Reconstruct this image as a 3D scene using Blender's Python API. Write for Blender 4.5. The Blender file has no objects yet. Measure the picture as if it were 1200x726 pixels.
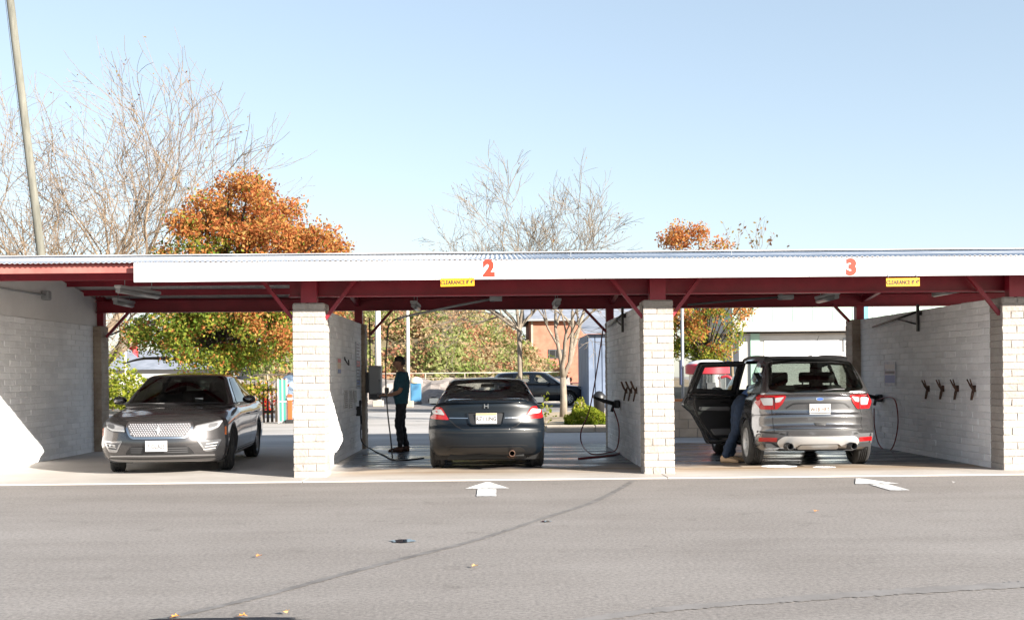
import bpy, bmesh, math, random
import numpy as np
from mathutils import Vector, Matrix
from mathutils.bvhtree import BVHTree
from mathutils.geometry import delaunay_2d_cdt
R = math.radians
rng = random.Random(7)
C = bpy.context.scene.collection
scene = bpy.context.scene

# ------------------------------------------------------------------ camera
CAM_Z, FPX, YAW, ROLL, HOR = 1.39, 1350.0, R(0.75), R(0.53), 441.0
cam_d = bpy.data.cameras.new('camera'); cam = bpy.data.objects.new('camera', cam_d); C.objects.link(cam)
F = Vector((math.sin(YAW), math.cos(YAW), 0)); R0 = Vector((math.cos(YAW), -math.sin(YAW), 0)); U0 = Vector((0, 0, 1))
RT = R0*math.cos(ROLL) - U0*math.sin(ROLL); UP = U0*math.cos(ROLL) + R0*math.sin(ROLL)
m = Matrix((RT, UP, -F)).transposed().to_4x4(); m.translation = (0, 0, CAM_Z); cam.matrix_world = m
cam_d.sensor_width = 36; cam_d.lens = FPX/1200*36; cam_d.shift_y = (HOR-363)/1200
cam_d.clip_start = .1; cam_d.clip_end = 3000
scene.camera = cam
scene.render.resolution_x, scene.render.resolution_y = 1024, 619

# ------------------------------------------------------------------ sky, sun, exposure
SUN = Vector((1.20, -1.0, 0.55)).normalized()      # towards the sun
w = bpy.data.worlds.new('World'); scene.world = w; w.use_nodes = True
nt = w.node_tree; bg = nt.nodes['Background']
sky = nt.nodes.new('ShaderNodeTexSky'); sky.sky_type = 'NISHITA'; sky.sun_disc = False
sky.sun_elevation = math.asin(SUN.z); sky.sun_rotation = math.atan2(SUN.x, SUN.y)
sky.air_density = 1.0; sky.dust_density = 0.6; sky.ozone_density = 2.6
gm = nt.nodes.new('ShaderNodeGamma'); gm.inputs[1].default_value = .62; nt.links.new(sky.outputs[0], gm.inputs[0]); hs = nt.nodes.new('ShaderNodeHueSaturation'); hs.inputs['Saturation'].default_value = .88; nt.links.new(gm.outputs[0], hs.inputs['Color']); nt.links.new(hs.outputs[0], bg.inputs[0]); bg.inputs[1].default_value = 0.120
sd = bpy.data.lights.new('sun', 'SUN'); sun = bpy.data.objects.new('sun', sd); C.objects.link(sun)
sd.energy = 5.0; sd.angle = R(0.6); sd.color = (1.0, .93, .83)
sun.rotation_euler = SUN.to_track_quat('Z', 'Y').to_euler(); sun.location = SUN*60
vs = scene.view_settings; vs.view_transform = 'Standard'; vs.look = 'None'; vs.exposure = 1.75; vs.gamma = 1

# ------------------------------------------------------------------ helpers
def ray(px, py):
    return (F + RT*((px-600)/FPX) + UP*(-(py-HOR)/FPX))
def G(px, py, z=0.0):                    # photo pixel -> point on the level z
    d = ray(px, py); t = (z-CAM_Z)/d.z
    return Vector((0, 0, CAM_Z)) + d*t
def P(px, py, Y):                        # photo pixel -> point on the plane y = Y
    d = ray(px, py); return Vector((0, 0, CAM_Z)) + d*(Y/d.y)

def tag(o, label=None, cat=None, group=None, kind=None):
    if label: o['label'] = label
    if cat: o['category'] = cat
    if group: o['group'] = group
    if kind: o['kind'] = kind
    return o
def thing(name, label, cat, loc=(0, 0, 0), rz=0, group=None):
    o = bpy.data.objects.new(name, None); C.objects.link(o); o.empty_display_size = .2
    o.location = loc; o.rotation_euler = (0, 0, rz)
    return tag(o, label, cat, group)
def link(name, me, parent=None, mat=None):
    o = bpy.data.objects.new(name, me); C.objects.link(o)
    if parent: o.parent = parent
    if mat:
        me.materials.clear()
        for q in (mat if isinstance(mat, (list, tuple)) else [mat]): me.materials.append(q)
    return o
def smooth(me, on=True):
    me.polygons.foreach_set('use_smooth', [on]*len(me.polygons))
def from_bm(name, bm, mat=None, parent=None, sm=False, fix=True):
    if fix: bmesh.ops.recalc_face_normals(bm, faces=bm.faces)
    me = bpy.data.meshes.new(name); bm.to_mesh(me); bm.free()
    if sm: smooth(me)
    return link(name, me, parent, mat)
def pyd(name, vs_, fs, mat=None, parent=None, sm=False, mi=None):
    me = bpy.data.meshes.new(name); me.from_pydata([tuple(v) for v in vs_], [], fs)
    if mi is not None: me.polygons.foreach_set('material_index', mi)
    if sm: smooth(me)
    me.update(); return link(name, me, parent, mat)
def box(bm, x0, x1, y0, y1, z0, z1, bev=0, seg=1, M=None):
    r = bmesh.ops.create_cube(bm, size=1); vv = r['verts']
    for v in vv: v.co = Vector(((x0+x1)/2+v.co.x*(x1-x0), (y0+y1)/2+v.co.y*(y1-y0), (z0+z1)/2+v.co.z*(z1-z0)))
    if bev:
        es = list({e for v in vv for e in v.link_edges})
        r = bmesh.ops.bevel(bm, geom=es, offset=bev, segments=seg, affect='EDGES', profile=.5)
        vv = list({v for f in r['faces'] for v in f.verts} | {v for v in vv if v.is_valid})
    if M is not None: bmesh.ops.transform(bm, matrix=M, verts=vv)
    return vv
def boxo(name, x0, x1, y0, y1, z0, z1, mat, parent=None, bev=0, seg=1):
    bm = bmesh.new(); box(bm, x0, x1, y0, y1, z0, z1, bev, seg); return from_bm(name, bm, mat, parent)
def bar(bm, a, b, wx, wy=None, up=(0, 0, 1)):        # square bar from a to b
    a, b = Vector(a), Vector(b); d = b-a; q = d.to_track_quat('Z', 'Y'); wy = wy or wx
    M = Matrix.Translation((a+b)/2) @ q.to_matrix().to_4x4()
    box(bm, -wx/2, wx/2, -wy/2, wy/2, -d.length/2, d.length/2, M=M)
def tube_data(pts, rad, n=8, caps=True):
    pts = [Vector(p) for p in pts]; k = len(pts)
    rad = rad if isinstance(rad, (list, tuple)) else [rad]*k
    V, Fc = [], []; ref = Vector((0.13, 0.21, .97)); prev = None
    for i, p in enumerate(pts):
        t = (pts[min(i+1, k-1)] - pts[max(i-1, 0)]).normalized()
        if prev is None:
            a = t.cross(ref);
            if a.length < .05: a = t.cross(Vector((1, 0, 0)))
            a.normalize()
        else:
            a = (prev - t*prev.dot(t)); a = a.normalized() if a.length > 1e-6 else t.orthogonal().normalized()
        prev = a; b = t.cross(a)
        for j in range(n):
            an = 2*math.pi*j/n; V.append(p + (a*math.cos(an)+b*math.sin(an))*rad[i])
    for i in range(k-1):
        for j in range(n):
            Fc.append((i*n+j, i*n+(j+1) % n, (i+1)*n+(j+1) % n, (i+1)*n+j))
    if caps:
        Fc.append(tuple(range(n-1, -1, -1))); Fc.append(tuple((k-1)*n+j for j in range(n)))
    return V, Fc
class MB:
    def __init__(s): s.v = []; s.f = []; s.m = []
    def add(s, V, Fc, mi=0):
        o = len(s.v); s.v += list(V); s.f += [tuple(i+o for i in f) for f in Fc]; s.m += [mi]*len(Fc)
    def tube(s, pts, rad, n=8, mi=0, caps=True): s.add(*tube_data(pts, rad, n, caps), mi)
    def build(s, name, mat, parent=None, sm=False): return pyd(name, s.v, s.f, mat, parent, sm, s.m)
def tube(name, pts, rad, mat, parent=None, n=8, sm=True):
    V, Fc = tube_data(pts, rad, n); return pyd(name, V, Fc, mat, parent, sm)
def lathe_data(prof, n=32, axis='z'):                # prof: (r, h)
    V, Fc = [], []
    for r, h in prof:
        for j in range(n):
            a = 2*math.pi*j/n; c, s = r*math.cos(a), r*math.sin(a)
            V.append({'z': (c, s, h), 'x': (h, c, s), 'y': (c, h, s)}[axis])
    for i in range(len(prof)-1):
        for j in range(n): Fc.append((i*n+j, i*n+(j+1) % n, (i+1)*n+(j+1) % n, (i+1)*n+j))
    return V, Fc
def bezier(pts, n=12):                               # smooth polyline through points
    pts = [Vector(p) for p in pts]; out = []
    for i in range(len(pts)-1):
        p0, p1, p2, p3 = pts[max(i-1, 0)], pts[i], pts[i+1], pts[min(i+2, len(pts)-1)]
        for k in range(n):
            t = k/n
            out.append(.5*((2*p1)+(-p0+p2)*t+(2*p0-5*p1+4*p2-p3)*t*t+(-p0+3*p1-3*p2+p3)*t**3))
    return out+[pts[-1]]
def curve(pts):                                      # monotone cubic through (x, y) pairs
    xs = [float(p[0]) for p in pts]; ys = [float(p[1]) for p in pts]; n = len(xs)
    d = [(ys[i+1]-ys[i])/(xs[i+1]-xs[i]) for i in range(n-1)]
    mm = [d[0]] + [0 if d[i-1]*d[i] <= 0 else 2*d[i-1]*d[i]/(d[i-1]+d[i]) for i in range(1, n-1)] + [d[-1]]
    def f(x):
        if x <= xs[0]: return ys[0]
        if x >= xs[-1]: return ys[-1]
        i = 0
        while x > xs[i+1]: i += 1
        h = xs[i+1]-xs[i]; t = (x-xs[i])/h
        return ((1+2*t)*(1-t)**2*ys[i] + t*(1-t)**2*h*mm[i] + t*t*(3-2*t)*ys[i+1] + t*t*(t-1)*h*mm[i+1])
    return f
def inpoly(x, y, poly):
    c = False; n = len(poly); j = n-1
    for i in range(n):
        xi, yi = poly[i]; xj, yj = poly[j]
        if (yi > y) != (yj > y) and x < (xj-xi)*(y-yi)/(yj-yi)+xi: c = not c
        j = i
    return c
def inset(poly, d):                                  # offset a polygon inwards by d
    n = len(poly); A = sum(poly[i][0]*poly[(i+1) % n][1]-poly[(i+1) % n][0]*poly[i][1] for i in range(n))
    s = 1 if A > 0 else -1; out = []
    for i in range(n):
        p0, p1, p2 = (Vector(poly[k % n]) for k in (i-1, i, i+1))
        e1 = (p1-p0).normalized(); e2 = (p2-p1).normalized()
        n1 = Vector((-e1.y, e1.x))*s; n2 = Vector((-e2.y, e2.x))*s
        b = n1+n2; k = max(.35, b.length_squared/2)
        out.append(tuple(p1+b*(d/k)*1.0))
    return out
def rnd(poly, r, seg=3):                             # round polygon corners
    n = len(poly); out = []
    for i in range(n):
        p0, p1, p2 = (Vector(poly[k % n]) for k in (i-1, i, i+1))
        a = (p0-p1); b = (p2-p1); q = min(r, a.length*.45, b.length*.45)
        a = p1+a.normalized()*q; b = p1+b.normalized()*q
        for k in range(seg+1):
            t = k/seg; out.append(tuple((1-t)**2*a+2*t*(1-t)*p1+t*t*b))
    return out
def mir(poly): return [(-x, y) for x, y in reversed(poly)]

# ------------------------------------------------------------------ materials
def mat(name, col=(.5, .5, .5), rough=.6, metal=0, coat=0, spec=.5, emit=None):
    mt = bpy.data.materials.new(name); mt.use_nodes = True; b = mt.node_tree.nodes['Principled BSDF']
    b.inputs['Base Color'].default_value = (*col, 1); b.inputs['Roughness'].default_value = rough
    b.inputs['Metallic'].default_value = metal; b.inputs['Coat Weight'].default_value = coat
    b.inputs['Coat Roughness'].default_value = .04; b.inputs['Specular IOR Level'].default_value = spec
    return mt
def N(mt, t, **kw):
    n = mt.node_tree.nodes.new(t)
    for k, v in kw.items():
        if k in n.inputs: n.inputs[k].default_value = v
        else: setattr(n, k, v)
    return n
def noisy(name, cols, scale=4, detail=6, rough=.8, bump=.0, bscale=60, metal=0, coat=0, rr=0, stretch=None, fine=0, mid=(.35, .65), vary=0):
    """colour varied between cols by noise, with a fine relief"""
    mt = mat(name, cols[0], rough, metal, coat); T = mt.node_tree; b = T.nodes['Principled BSDF']
    co = N(mt, 'ShaderNodeTexCoord'); src = co.outputs['Object']
    geo = N(mt, 'ShaderNodeNewGeometry'); src = geo.outputs['Position']
    if stretch:
        mp = N(mt, 'ShaderNodeMapping'); mp.inputs['Scale'].default_value = stretch; T.links.new(src, mp.inputs[0]); src = mp.outputs[0]
    n1 = N(mt, 'ShaderNodeTexNoise', Scale=scale, Detail=detail, Roughness=.62); T.links.new(src, n1.inputs['Vector'])
    cr = N(mt, 'ShaderNodeValToRGB'); T.links.new(n1.outputs[0], cr.inputs[0]); e = cr.color_ramp.elements
    e[0].position, e[1].position = mid
    e[0].color = (*cols[0], 1); e[1].color = (*cols[-1], 1)
    for i, c in enumerate(cols[1:-1]):
        q = e.new(mid[0]+(mid[1]-mid[0])*(i+1)/(len(cols)-1)); q.color = (*c, 1)
    out = cr.outputs[0]
    if fine:
        n2 = N(mt, 'ShaderNodeTexNoise', Scale=bscale, Detail=3); T.links.new(src, n2.inputs['Vector'])
        mx = N(mt, 'ShaderNodeMix', data_type='RGBA', blend_type='OVERLAY'); mx.inputs[0].default_value = fine
        T.links.new(out, mx.inputs[6]); T.links.new(n2.outputs[0], mx.inputs[7]); out = mx.outputs[2]
    if vary:
        oi = N(mt, 'ShaderNodeObjectInfo'); mr = N(mt, 'ShaderNodeMapRange'); mr.inputs[3].default_value = 1-vary; mr.inputs[4].default_value = 1+vary*.5; T.links.new(oi.outputs['Random'], mr.inputs[0])
        vm = N(mt, 'ShaderNodeVectorMath', operation='SCALE'); T.links.new(out, vm.inputs[0]); T.links.new(mr.outputs[0], vm.inputs['Scale']); out = vm.outputs[0]
    T.links.new(out, b.inputs['Base Color'])
    if bump:
        n3 = N(mt, 'ShaderNodeTexNoise', Scale=bscale, Detail=4); T.links.new(src, n3.inputs['Vector'])
        bp = N(mt, 'ShaderNodeBump', Strength=bump, Distance=.01); T.links.new(n3.outputs[0], bp.inputs['Height'])
        T.links.new(bp.outputs[0], b.inputs['Normal'])
    return mt
def glass(name, tint, refl=.9):
    mt = bpy.data.materials.new(name); mt.use_nodes = True; T = mt.node_tree; T.nodes.clear()
    o = N(mt, 'ShaderNodeOutputMaterial'); tr = N(mt, 'ShaderNodeBsdfTransparent'); gl = N(mt, 'ShaderNodeBsdfGlossy'); fr = N(mt, 'ShaderNodeFresnel', IOR=1.5)
    mx = N(mt, 'ShaderNodeMixShader'); tr.inputs[0].default_value = (*tint, 1); gl.inputs['Roughness'].default_value = .02
    gl.inputs[0].default_value = (refl,)*3+(1,)
    ge = N(mt, 'ShaderNodeNewGeometry'); ir = N(mt, 'ShaderNodeMapRange'); ir.inputs[3].default_value = 1.5; ir.inputs[4].default_value = 1/1.5; T.links.new(ge.outputs['Backfacing'], ir.inputs[0]); T.links.new(ir.outputs[0], fr.inputs[0])
    T.links.new(fr.outputs[0], mx.inputs[0]); T.links.new(tr.outputs[0], mx.inputs[1]); T.links.new(gl.outputs[0], mx.inputs[2]); T.links.new(mx.outputs[0], o.inputs[0])
    return mt
def leafmat(name, col):
    mt = bpy.data.materials.new(name); mt.use_nodes = True; T = mt.node_tree; T.nodes.clear()
    o = N(mt, 'ShaderNodeOutputMaterial'); d = N(mt, 'ShaderNodeBsdfDiffuse'); t = N(mt, 'ShaderNodeBsdfTranslucent'); mx = N(mt, 'ShaderNodeMixShader'); mx.inputs[0].default_value = .5
    d.inputs[0].default_value = (*col, 1); t.inputs[0].default_value = (*[min(1, c*1.2) for c in col], 1)
    T.links.new(d.outputs[0], mx.inputs[1]); T.links.new(t.outputs[0], mx.inputs[2]); T.links.new(mx.outputs[0], o.inputs[0])
    return mt

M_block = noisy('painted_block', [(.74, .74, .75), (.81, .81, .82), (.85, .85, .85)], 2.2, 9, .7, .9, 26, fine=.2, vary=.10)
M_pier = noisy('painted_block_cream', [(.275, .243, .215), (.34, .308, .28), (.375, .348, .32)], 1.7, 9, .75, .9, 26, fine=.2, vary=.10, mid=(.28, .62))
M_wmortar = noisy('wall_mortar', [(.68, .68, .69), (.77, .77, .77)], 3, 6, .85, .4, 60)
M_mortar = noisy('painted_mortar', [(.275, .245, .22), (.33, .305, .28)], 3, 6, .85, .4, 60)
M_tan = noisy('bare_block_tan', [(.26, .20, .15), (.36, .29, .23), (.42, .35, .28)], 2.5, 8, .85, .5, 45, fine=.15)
M_plaster = noisy('plaster', [(.64, .63, .62), (.72, .71, .70)], 1.2, 6, .8, .2, 30)
M_red = noisy('red_steel', [(.18, .005, .016), (.24, .008, .022)], 3, 5, .45, .05, 40)
M_redw = noisy('red_sunlit', [(.34, .09, .08), (.44, .14, .12)], 3, 5, .6, .1, 40)  # pinker copy of the red, sunlight on the open eave purlin painted in
M_white = noisy('white_metal', [(.76, .77, .78), (.82, .82, .82)], 1.5, 4, .4)
M_galv = noisy('galvanised_roof', [(.62, .63, .66), (.74, .75, .77)], 1.2, 6, .45, metal=.08)
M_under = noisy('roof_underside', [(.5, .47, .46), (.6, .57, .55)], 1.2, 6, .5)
M_grey = mat('grey_metal', (.30, .31, .32), .5, .3)
M_dgrey = mat('dark_grey_metal', (.09, .09, .095), .55, .2)
M_black = mat('black_plastic', (.012, .012, .013), .45)
M_rubber = noisy('rubber', [(.012, .012, .013), (.028, .027, .026)], 12, 4, .85)
M_blackhose = mat('black_hose', (.015, .015, .016), .4)
M_redhose = mat('red_hose', (.18, .02, .02), .4)
M_chrome = mat('chrome', (.50, .51, .53), .22, 1)
M_bright = mat('bright_mesh', (.42, .41, .43), .35, .7)
M_silver = mat('silver_plastic', (.50, .50, .50), .35, .4)
M_yellow = mat('yellow_sign', (.64, .31, .004), .55)
M_ink = mat('black_ink', (.02, .02, .02), .6)
M_orange = mat('orange_vinyl', (.52, .030, .010), .55)
M_rust = noisy('rusty_steel', [(.05, .03, .02), (.12, .06, .04)], 20, 5, .8)
M_wpaint = noisy('road_paint', [(.27, .255, .245), (.74, .74, .73)], 14, 8, .7, .2, 90, mid=(.39, .48))
M_interior = mat('car_interior', (.012, .012, .013), .7)
M_tube = mat('tube_glass', (.26, .26, .26), .3)
M_headl = mat('headlight_lens', (.22, .22, .23), .2, 0, .6)
M_housing = mat('grey_housing', (.40, .40, .40), .5)
M_lampw = mat('white_lens', (.42, .42, .42), .25, 0, .5)
M_lampr = mat('red_lens', (.36, .006, .008), .18, 0, .8)
M_lampo = mat('orange_lens', (.75, .16, .02), .2, 0, 1)
M_plate = mat('plate_white', (.50, .49, .48), .5)
M_platey = mat('plate_yellow', (.55, .40, .12), .5)
M_glass = glass('car_glass', (.72, .76, .74))
M_midglass = glass('tinted_car_glass', (.19, .215, .19))
M_darkglass = glass('dark_car_glass', (.14, .16, .15))
M_clear = glass('lamp_glass', (.9, .9, .9))
# ------------------------------------------------------------------ ground
def ground_mat():
    mt = mat('asphalt', (.2, .2, .2), .85); T = mt.node_tree; b = T.nodes['Principled BSDF']
    geo = N(mt, 'ShaderNodeNewGeometry'); p = geo.outputs['Position']
    a = N(mt, 'ShaderNodeTexNoise', Scale=.35, Detail=6, Roughness=.6); T.links.new(p, a.inputs['Vector'])
    mp = N(mt, 'ShaderNodeMapping'); mp.inputs['Scale'].default_value = (.25, 1.6, 1); T.links.new(p, mp.inputs[0])
    s = N(mt, 'ShaderNodeTexNoise', Scale=.8, Detail=7, Roughness=.65); T.links.new(mp.outputs[0], s.inputs['Vector'])
    f = N(mt, 'ShaderNodeTexNoise', Scale=32, Detail=6, Roughness=.8); T.links.new(p, f.inputs['Vector'])
    v = N(mt, 'ShaderNodeTexVoronoi', Scale=38); T.links.new(p, v.inputs['Vector'])
    cr = N(mt, 'ShaderNodeValToRGB'); T.links.new(a.outputs[0], cr.inputs[0]); e = cr.color_ramp.elements
    e[0].position, e[1].position = .3, .7; e[0].color = (.190, .172, .159, 1); e[1].color = (.242, .223, .209, 1)
    c2 = N(mt, 'ShaderNodeValToRGB'); T.links.new(s.outputs[0], c2.inputs[0]); e = c2.color_ramp.elements
    e[0].position, e[1].position = .32, .55; e[0].color = (.80, .79, .78, 1); e[1].color = (1, 1, 1, 1)
    m1 = N(mt, 'ShaderNodeMix', data_type='RGBA', blend_type='MULTIPLY'); m1.inputs[0].default_value = .7
    T.links.new(cr.outputs[0], m1.inputs[6]); T.links.new(c2.outputs[0], m1.inputs[7])
    c3 = N(mt, 'ShaderNodeValToRGB'); T.links.new(f.outputs[0], c3.inputs[0]); e = c3.color_ramp.elements
    e[0].position, e[1].position = .30, .68; e[0].color = (.50, .50, .50, 1); e[1].color = (1.38, 1.37, 1.36, 1)
    m2 = N(mt, 'ShaderNodeMix', data_type='RGBA', blend_type='MULTIPLY'); m2.inputs[0].default_value = 1
    T.links.new(m1.outputs[2], m2.inputs[6]); T.links.new(c3.outputs[0], m2.inputs[7])
    # oil drips and scuffs
    o1 = N(mt, 'ShaderNodeTexNoise', Scale=2.3, Detail=9, Roughness=.7); T.links.new(p, o1.inputs['Vector'])
    c4 = N(mt, 'ShaderNodeValToRGB'); T.links.new(o1.outputs[0], c4.inputs[0]); e = c4.color_ramp.elements
    e[0].position, e[1].position = .27, .42; e[0].color = (.62, .61, .60, 1); e[1].color = (1, 1, 1, 1)
    v2 = N(mt, 'ShaderNodeTexVoronoi', Scale=1.7); T.links.new(p, v2.inputs['Vector'])
    c5 = N(mt, 'ShaderNodeValToRGB'); T.links.new(v2.outputs['Distance'], c5.inputs[0]); e = c5.color_ramp.elements
    e[0].position, e[1].position = .02, .075; e[0].color = (.72, .71, .70, 1); e[1].color = (1, 1, 1, 1)
    m3 = N(mt, 'ShaderNodeMix', data_type='RGBA', blend_type='MULTIPLY'); m3.inputs[0].default_value = .8; T.links.new(m2.outputs[2], m3.inputs[6]); T.links.new(c4.outputs[0], m3.inputs[7])
    m4 = N(mt, 'ShaderNodeMix', data_type='RGBA', blend_type='MULTIPLY'); m4.inputs[0].default_value = .8; T.links.new(m3.outputs[2], m4.inputs[6]); T.links.new(c5.outputs[0], m4.inputs[7])
    T.links.new(m4.outputs[2], b.inputs['Base Color'])
    bp = N(mt, 'ShaderNodeBump', Strength=.5, Distance=.008); T.links.new(f.outputs[0], bp.inputs['Height']); T.links.new(bp.outputs[0], b.inputs['Normal'])
    return mt
M_asphalt = ground_mat()
asphalt = pyd('asphalt_lot', [(-400, -60, 0), (400, -60, 0), (400, 900, 0), (-400, 900, 0)], [(0, 1, 2, 3)], M_asphalt); tag(asphalt, kind='structure')

# concrete wash slab, wet inside the two right bays
def slab_mat():
    mt = mat('wash_slab', (.5, .5, .5), .7); T = mt.node_tree; b = T.nodes['Principled BSDF']
    geo = N(mt, 'ShaderNodeNewGeometry'); p = geo.outputs['Position']; sp = N(mt, 'ShaderNodeSeparateXYZ'); T.links.new(p, sp.inputs[0])
    n = N(mt, 'ShaderNodeTexNoise', Scale=.9, Detail=6, Roughness=.6); T.links.new(p, n.inputs['Vector'])
    def rampv(src, lo, hi):
        r = N(mt, 'ShaderNodeMapRange'); r.interpolation_type = 'SMOOTHSTEP'; r.inputs[1].default_value = lo; r.inputs[2].default_value = hi; T.links.new(src, r.inputs[0]); return r.outputs[0]
    def mth(op, a_, b_):
        q = N(mt, 'ShaderNodeMath', operation=op)
        for i, x in enumerate((a_, b_)):
            if isinstance(x, (int, float)): q.inputs[i].default_value = x
            else: T.links.new(x, q.inputs[i])
        return q.outputs[0]
    nn = mth('MULTIPLY', mth('SUBTRACT', n.outputs[0], .5), 3.0)
    wet = mth('MULTIPLY', rampv(sp.outputs[0], -2.6, -2.4), rampv(mth('ADD', sp.outputs[1], nn), 16.9, 18.0))
    damp = mth('MULTIPLY', rampv(sp.outputs[0], -2.6, -2.0), rampv(sp.outputs[1], 15.75, 16.9))
    cr = N(mt, 'ShaderNodeValToRGB'); T.links.new(n.outputs[0], cr.inputs[0]); e = cr.color_ramp.elements
    e[0].position, e[1].position = .3, .7; e[0].color = (.36, .33, .30, 1); e[1].color = (.46, .43, .40, 1)
    mp = N(mt, 'ShaderNodeMapping'); mp.inputs['Scale'].default_value = (.4, 2.5, 1); T.links.new(p, mp.inputs[0])
    n2 = N(mt, 'ShaderNodeTexNoise', Scale=1.1, Detail=6); T.links.new(mp.outputs[0], n2.inputs['Vector'])
    cd = N(mt, 'ShaderNodeValToRGB'); T.links.new(n2.outputs[0], cd.inputs[0]); e = cd.color_ramp.elements
    e[0].position, e[1].position = .35, .65; e[0].color = (.22, .15, .09, 1); e[1].color = (.36, .30, .24, 1)
    m1 = N(mt, 'ShaderNodeMix', data_type='RGBA'); T.links.new(damp, m1.inputs[0]); T.links.new(cr.outputs[0], m1.inputs[6]); T.links.new(cd.outputs[0], m1.inputs[7])
    m2 = N(mt, 'ShaderNodeMix', data_type='RGBA'); T.links.new(wet, m2.inputs[0]); T.links.new(m1.outputs[2], m2.inputs[6]); m2.inputs[7].default_value = (.022, .028, .040, 1)  # wet concrete, dark base tinted blue to carry the skylight
    T.links.new(m2.outputs[2], b.inputs['Base Color'])
    pud = mth('MULTIPLY', wet, rampv(n2.outputs[0], .38, .62))
    rg = mth('SUBTRACT', .75, mth('ADD', mth('MULTIPLY', wet, .28), mth('MULTIPLY', pud, .30))); T.links.new(rg, b.inputs['Roughness'])
    f = N(mt, 'ShaderNodeTexNoise', Scale=70, Detail=3); T.links.new(p, f.inputs['Vector'])
    bp = N(mt, 'ShaderNodeBump', Distance=.006); T.links.new(mth('SUBTRACT', .35, mth('MULTIPLY', pud, .33)), bp.inputs['Strength']); T.links.new(f.outputs[0], bp.inputs['Height']); T.links.new(bp.outputs[0], b.inputs['Normal'])
    return mt
SLAB_Y0, SLAB_Y1 = 15.45, 23.3
M_slab = slab_mat()
xs = [-14.2, -7.9, -2.62, 2.28, 7.3, 14]
for i in range(5):
    o = boxo('concrete_slab', xs[i]+.004, xs[i+1]-.004, SLAB_Y0+.0, SLAB_Y1, -.1, .018, M_slab, None, .006); tag(o, kind='structure')
# back yard road beyond the bays
M_road2 = noisy('yard_concrete', [(.30, .285, .27), (.37, .355, .34), (.42, .40, .385)], .5, 8, .9, .3, 50, stretch=(.4, 1.4, 1), fine=.25)
o = pyd('back_lot', [(-60, 23.32, .004), (60, 23.32, .004), (60, 46, .004), (-60, 46, .004)], [(0, 1, 2, 3)], M_road2); tag(o, kind='structure')

# tar seam and stains lying on the lot
def ribbon(name, pts, w0, w1, z, m_, parent):
    pts = bezier([Vector((p.x, p.y, 0)) for p in pts], 40); V = []; Fc = []
    for i, p in enumerate(pts):
        t = (pts[min(i+1, len(pts)-1)]-pts[max(i-1, 0)]).normalized(); n_ = Vector((-t.y, t.x, 0))
        q = w0+(w1-w0)*i/(len(pts)-1); q *= .75+.5*rng.random()
        V += [(p.x+n_.x*q, p.y+n_.y*q, z), (p.x-n_.x*q, p.y-n_.y*q, z)]
        if i: Fc.append((2*i-2, 2*i-1, 2*i+1, 2*i))
    return pyd(name, V, Fc, m_, parent)
M_tar = noisy('tar', [(.095, .088, .083), (.175, .164, .157)], 5, 8, .8, .2, 60, mid=(.3, .62))
ribbon('tar_seam', [G(742, 563), G(722, 575), G(690, 590), G(640, 606), G(560, 632), G(470, 655), G(390, 676), G(300, 700), G(205, 722), G(150, 734)], .036, .034, .004, M_tar, asphalt)
M_stain = noisy('faded_tar', [(.16, .148, .140), (.205, .192, .184)], 4, 8, .85, .2, 60, mid=(.35, .6))
ribbon('tar_seam', [G(620, 738), G(760, 716), G(900, 704), G(1040, 694), G(1210, 684)], .05, .10, .004, M_stain, asphalt)
def blot(name, c, rx, ry, z, m_, n=18, label=None, cat=None):
    V = [(c.x+rx*math.cos(a)*k, c.y+ry*math.sin(a)*k, z) for a, k in ((2*math.pi*i/n, .75+.4*rng.random()) for i in range(n))]
    o = pyd(name, V, [tuple(range(n))], m_); tag(o, label, cat); return o
M_puddle = mat('puddle_water', (.03, .035, .045), .03)
blot('puddle', G(473, 634), .11, .10, .008, M_puddle, 16, 'dark blue puddle in a hole in the asphalt, left of the tar seam', 'puddle')
blot('puddle', G(640, 611), .055, .05, .008, M_puddle, 12, 'tiny blue puddle touching the upper end of the tar seam', 'puddle')
blot('puddle', G(258, 727), .5, .06, .008, M_puddle, 22, 'dark puddle at the bottom edge of the lot with leaves in it', 'puddle')
M_leafs = [mat('fallen_leaf_a', (.62, .24, .05), .8), mat('fallen_leaf_b', (.55, .33, .12), .8)]
for (px, py, s_, lb) in ((957, 600, .05, 'orange fallen leaf on the asphalt below bay three'), (303, 653, .045, 'orange fallen leaf alone on the asphalt below bay one'), (205, 725, .05, 'orange fallen leaf at the left end of the bottom puddle'),
                     (283, 724, .05, 'orange fallen leaf on the middle of the bottom puddle'), (333, 719, .05, 'brown fallen leaf just right of the bottom puddle'), (556, 665, .045, 'pale tan fallen leaf below the tar seam near the middle'),
                     (1118, 566, .05, 'white scrap of paper litter right of the bay three arrow')):
    c = G(px, py); a0 = rng.random()*6; V = []
    prof = [(0, 1.0), (.45, .55), (.9, .35), (.4, .2), (.62, -.35), (.2, -.4), (0, -1)]
    pr = [(x, y) for x, y in prof]+[(-x, y) for x, y in prof[-2:0:-1]]
    for x, y in pr:
        s_ *= 1; V.append((c.x+.72*s_*(x*math.cos(a0)-y*math.sin(a0)), c.y+.72*s_*(x*math.sin(a0)+y*math.cos(a0)), .012+.02*abs(x)))
    o = pyd('litter_scrap' if 'paper' in lb else 'fallen_leaf', V, [tuple(range(len(V)))], M_plate if 'paper' in lb else M_leafs['tan' in lb or 'brown' in lb]); tag(o, lb, 'litter' if 'paper' in lb else 'leaf')
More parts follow.
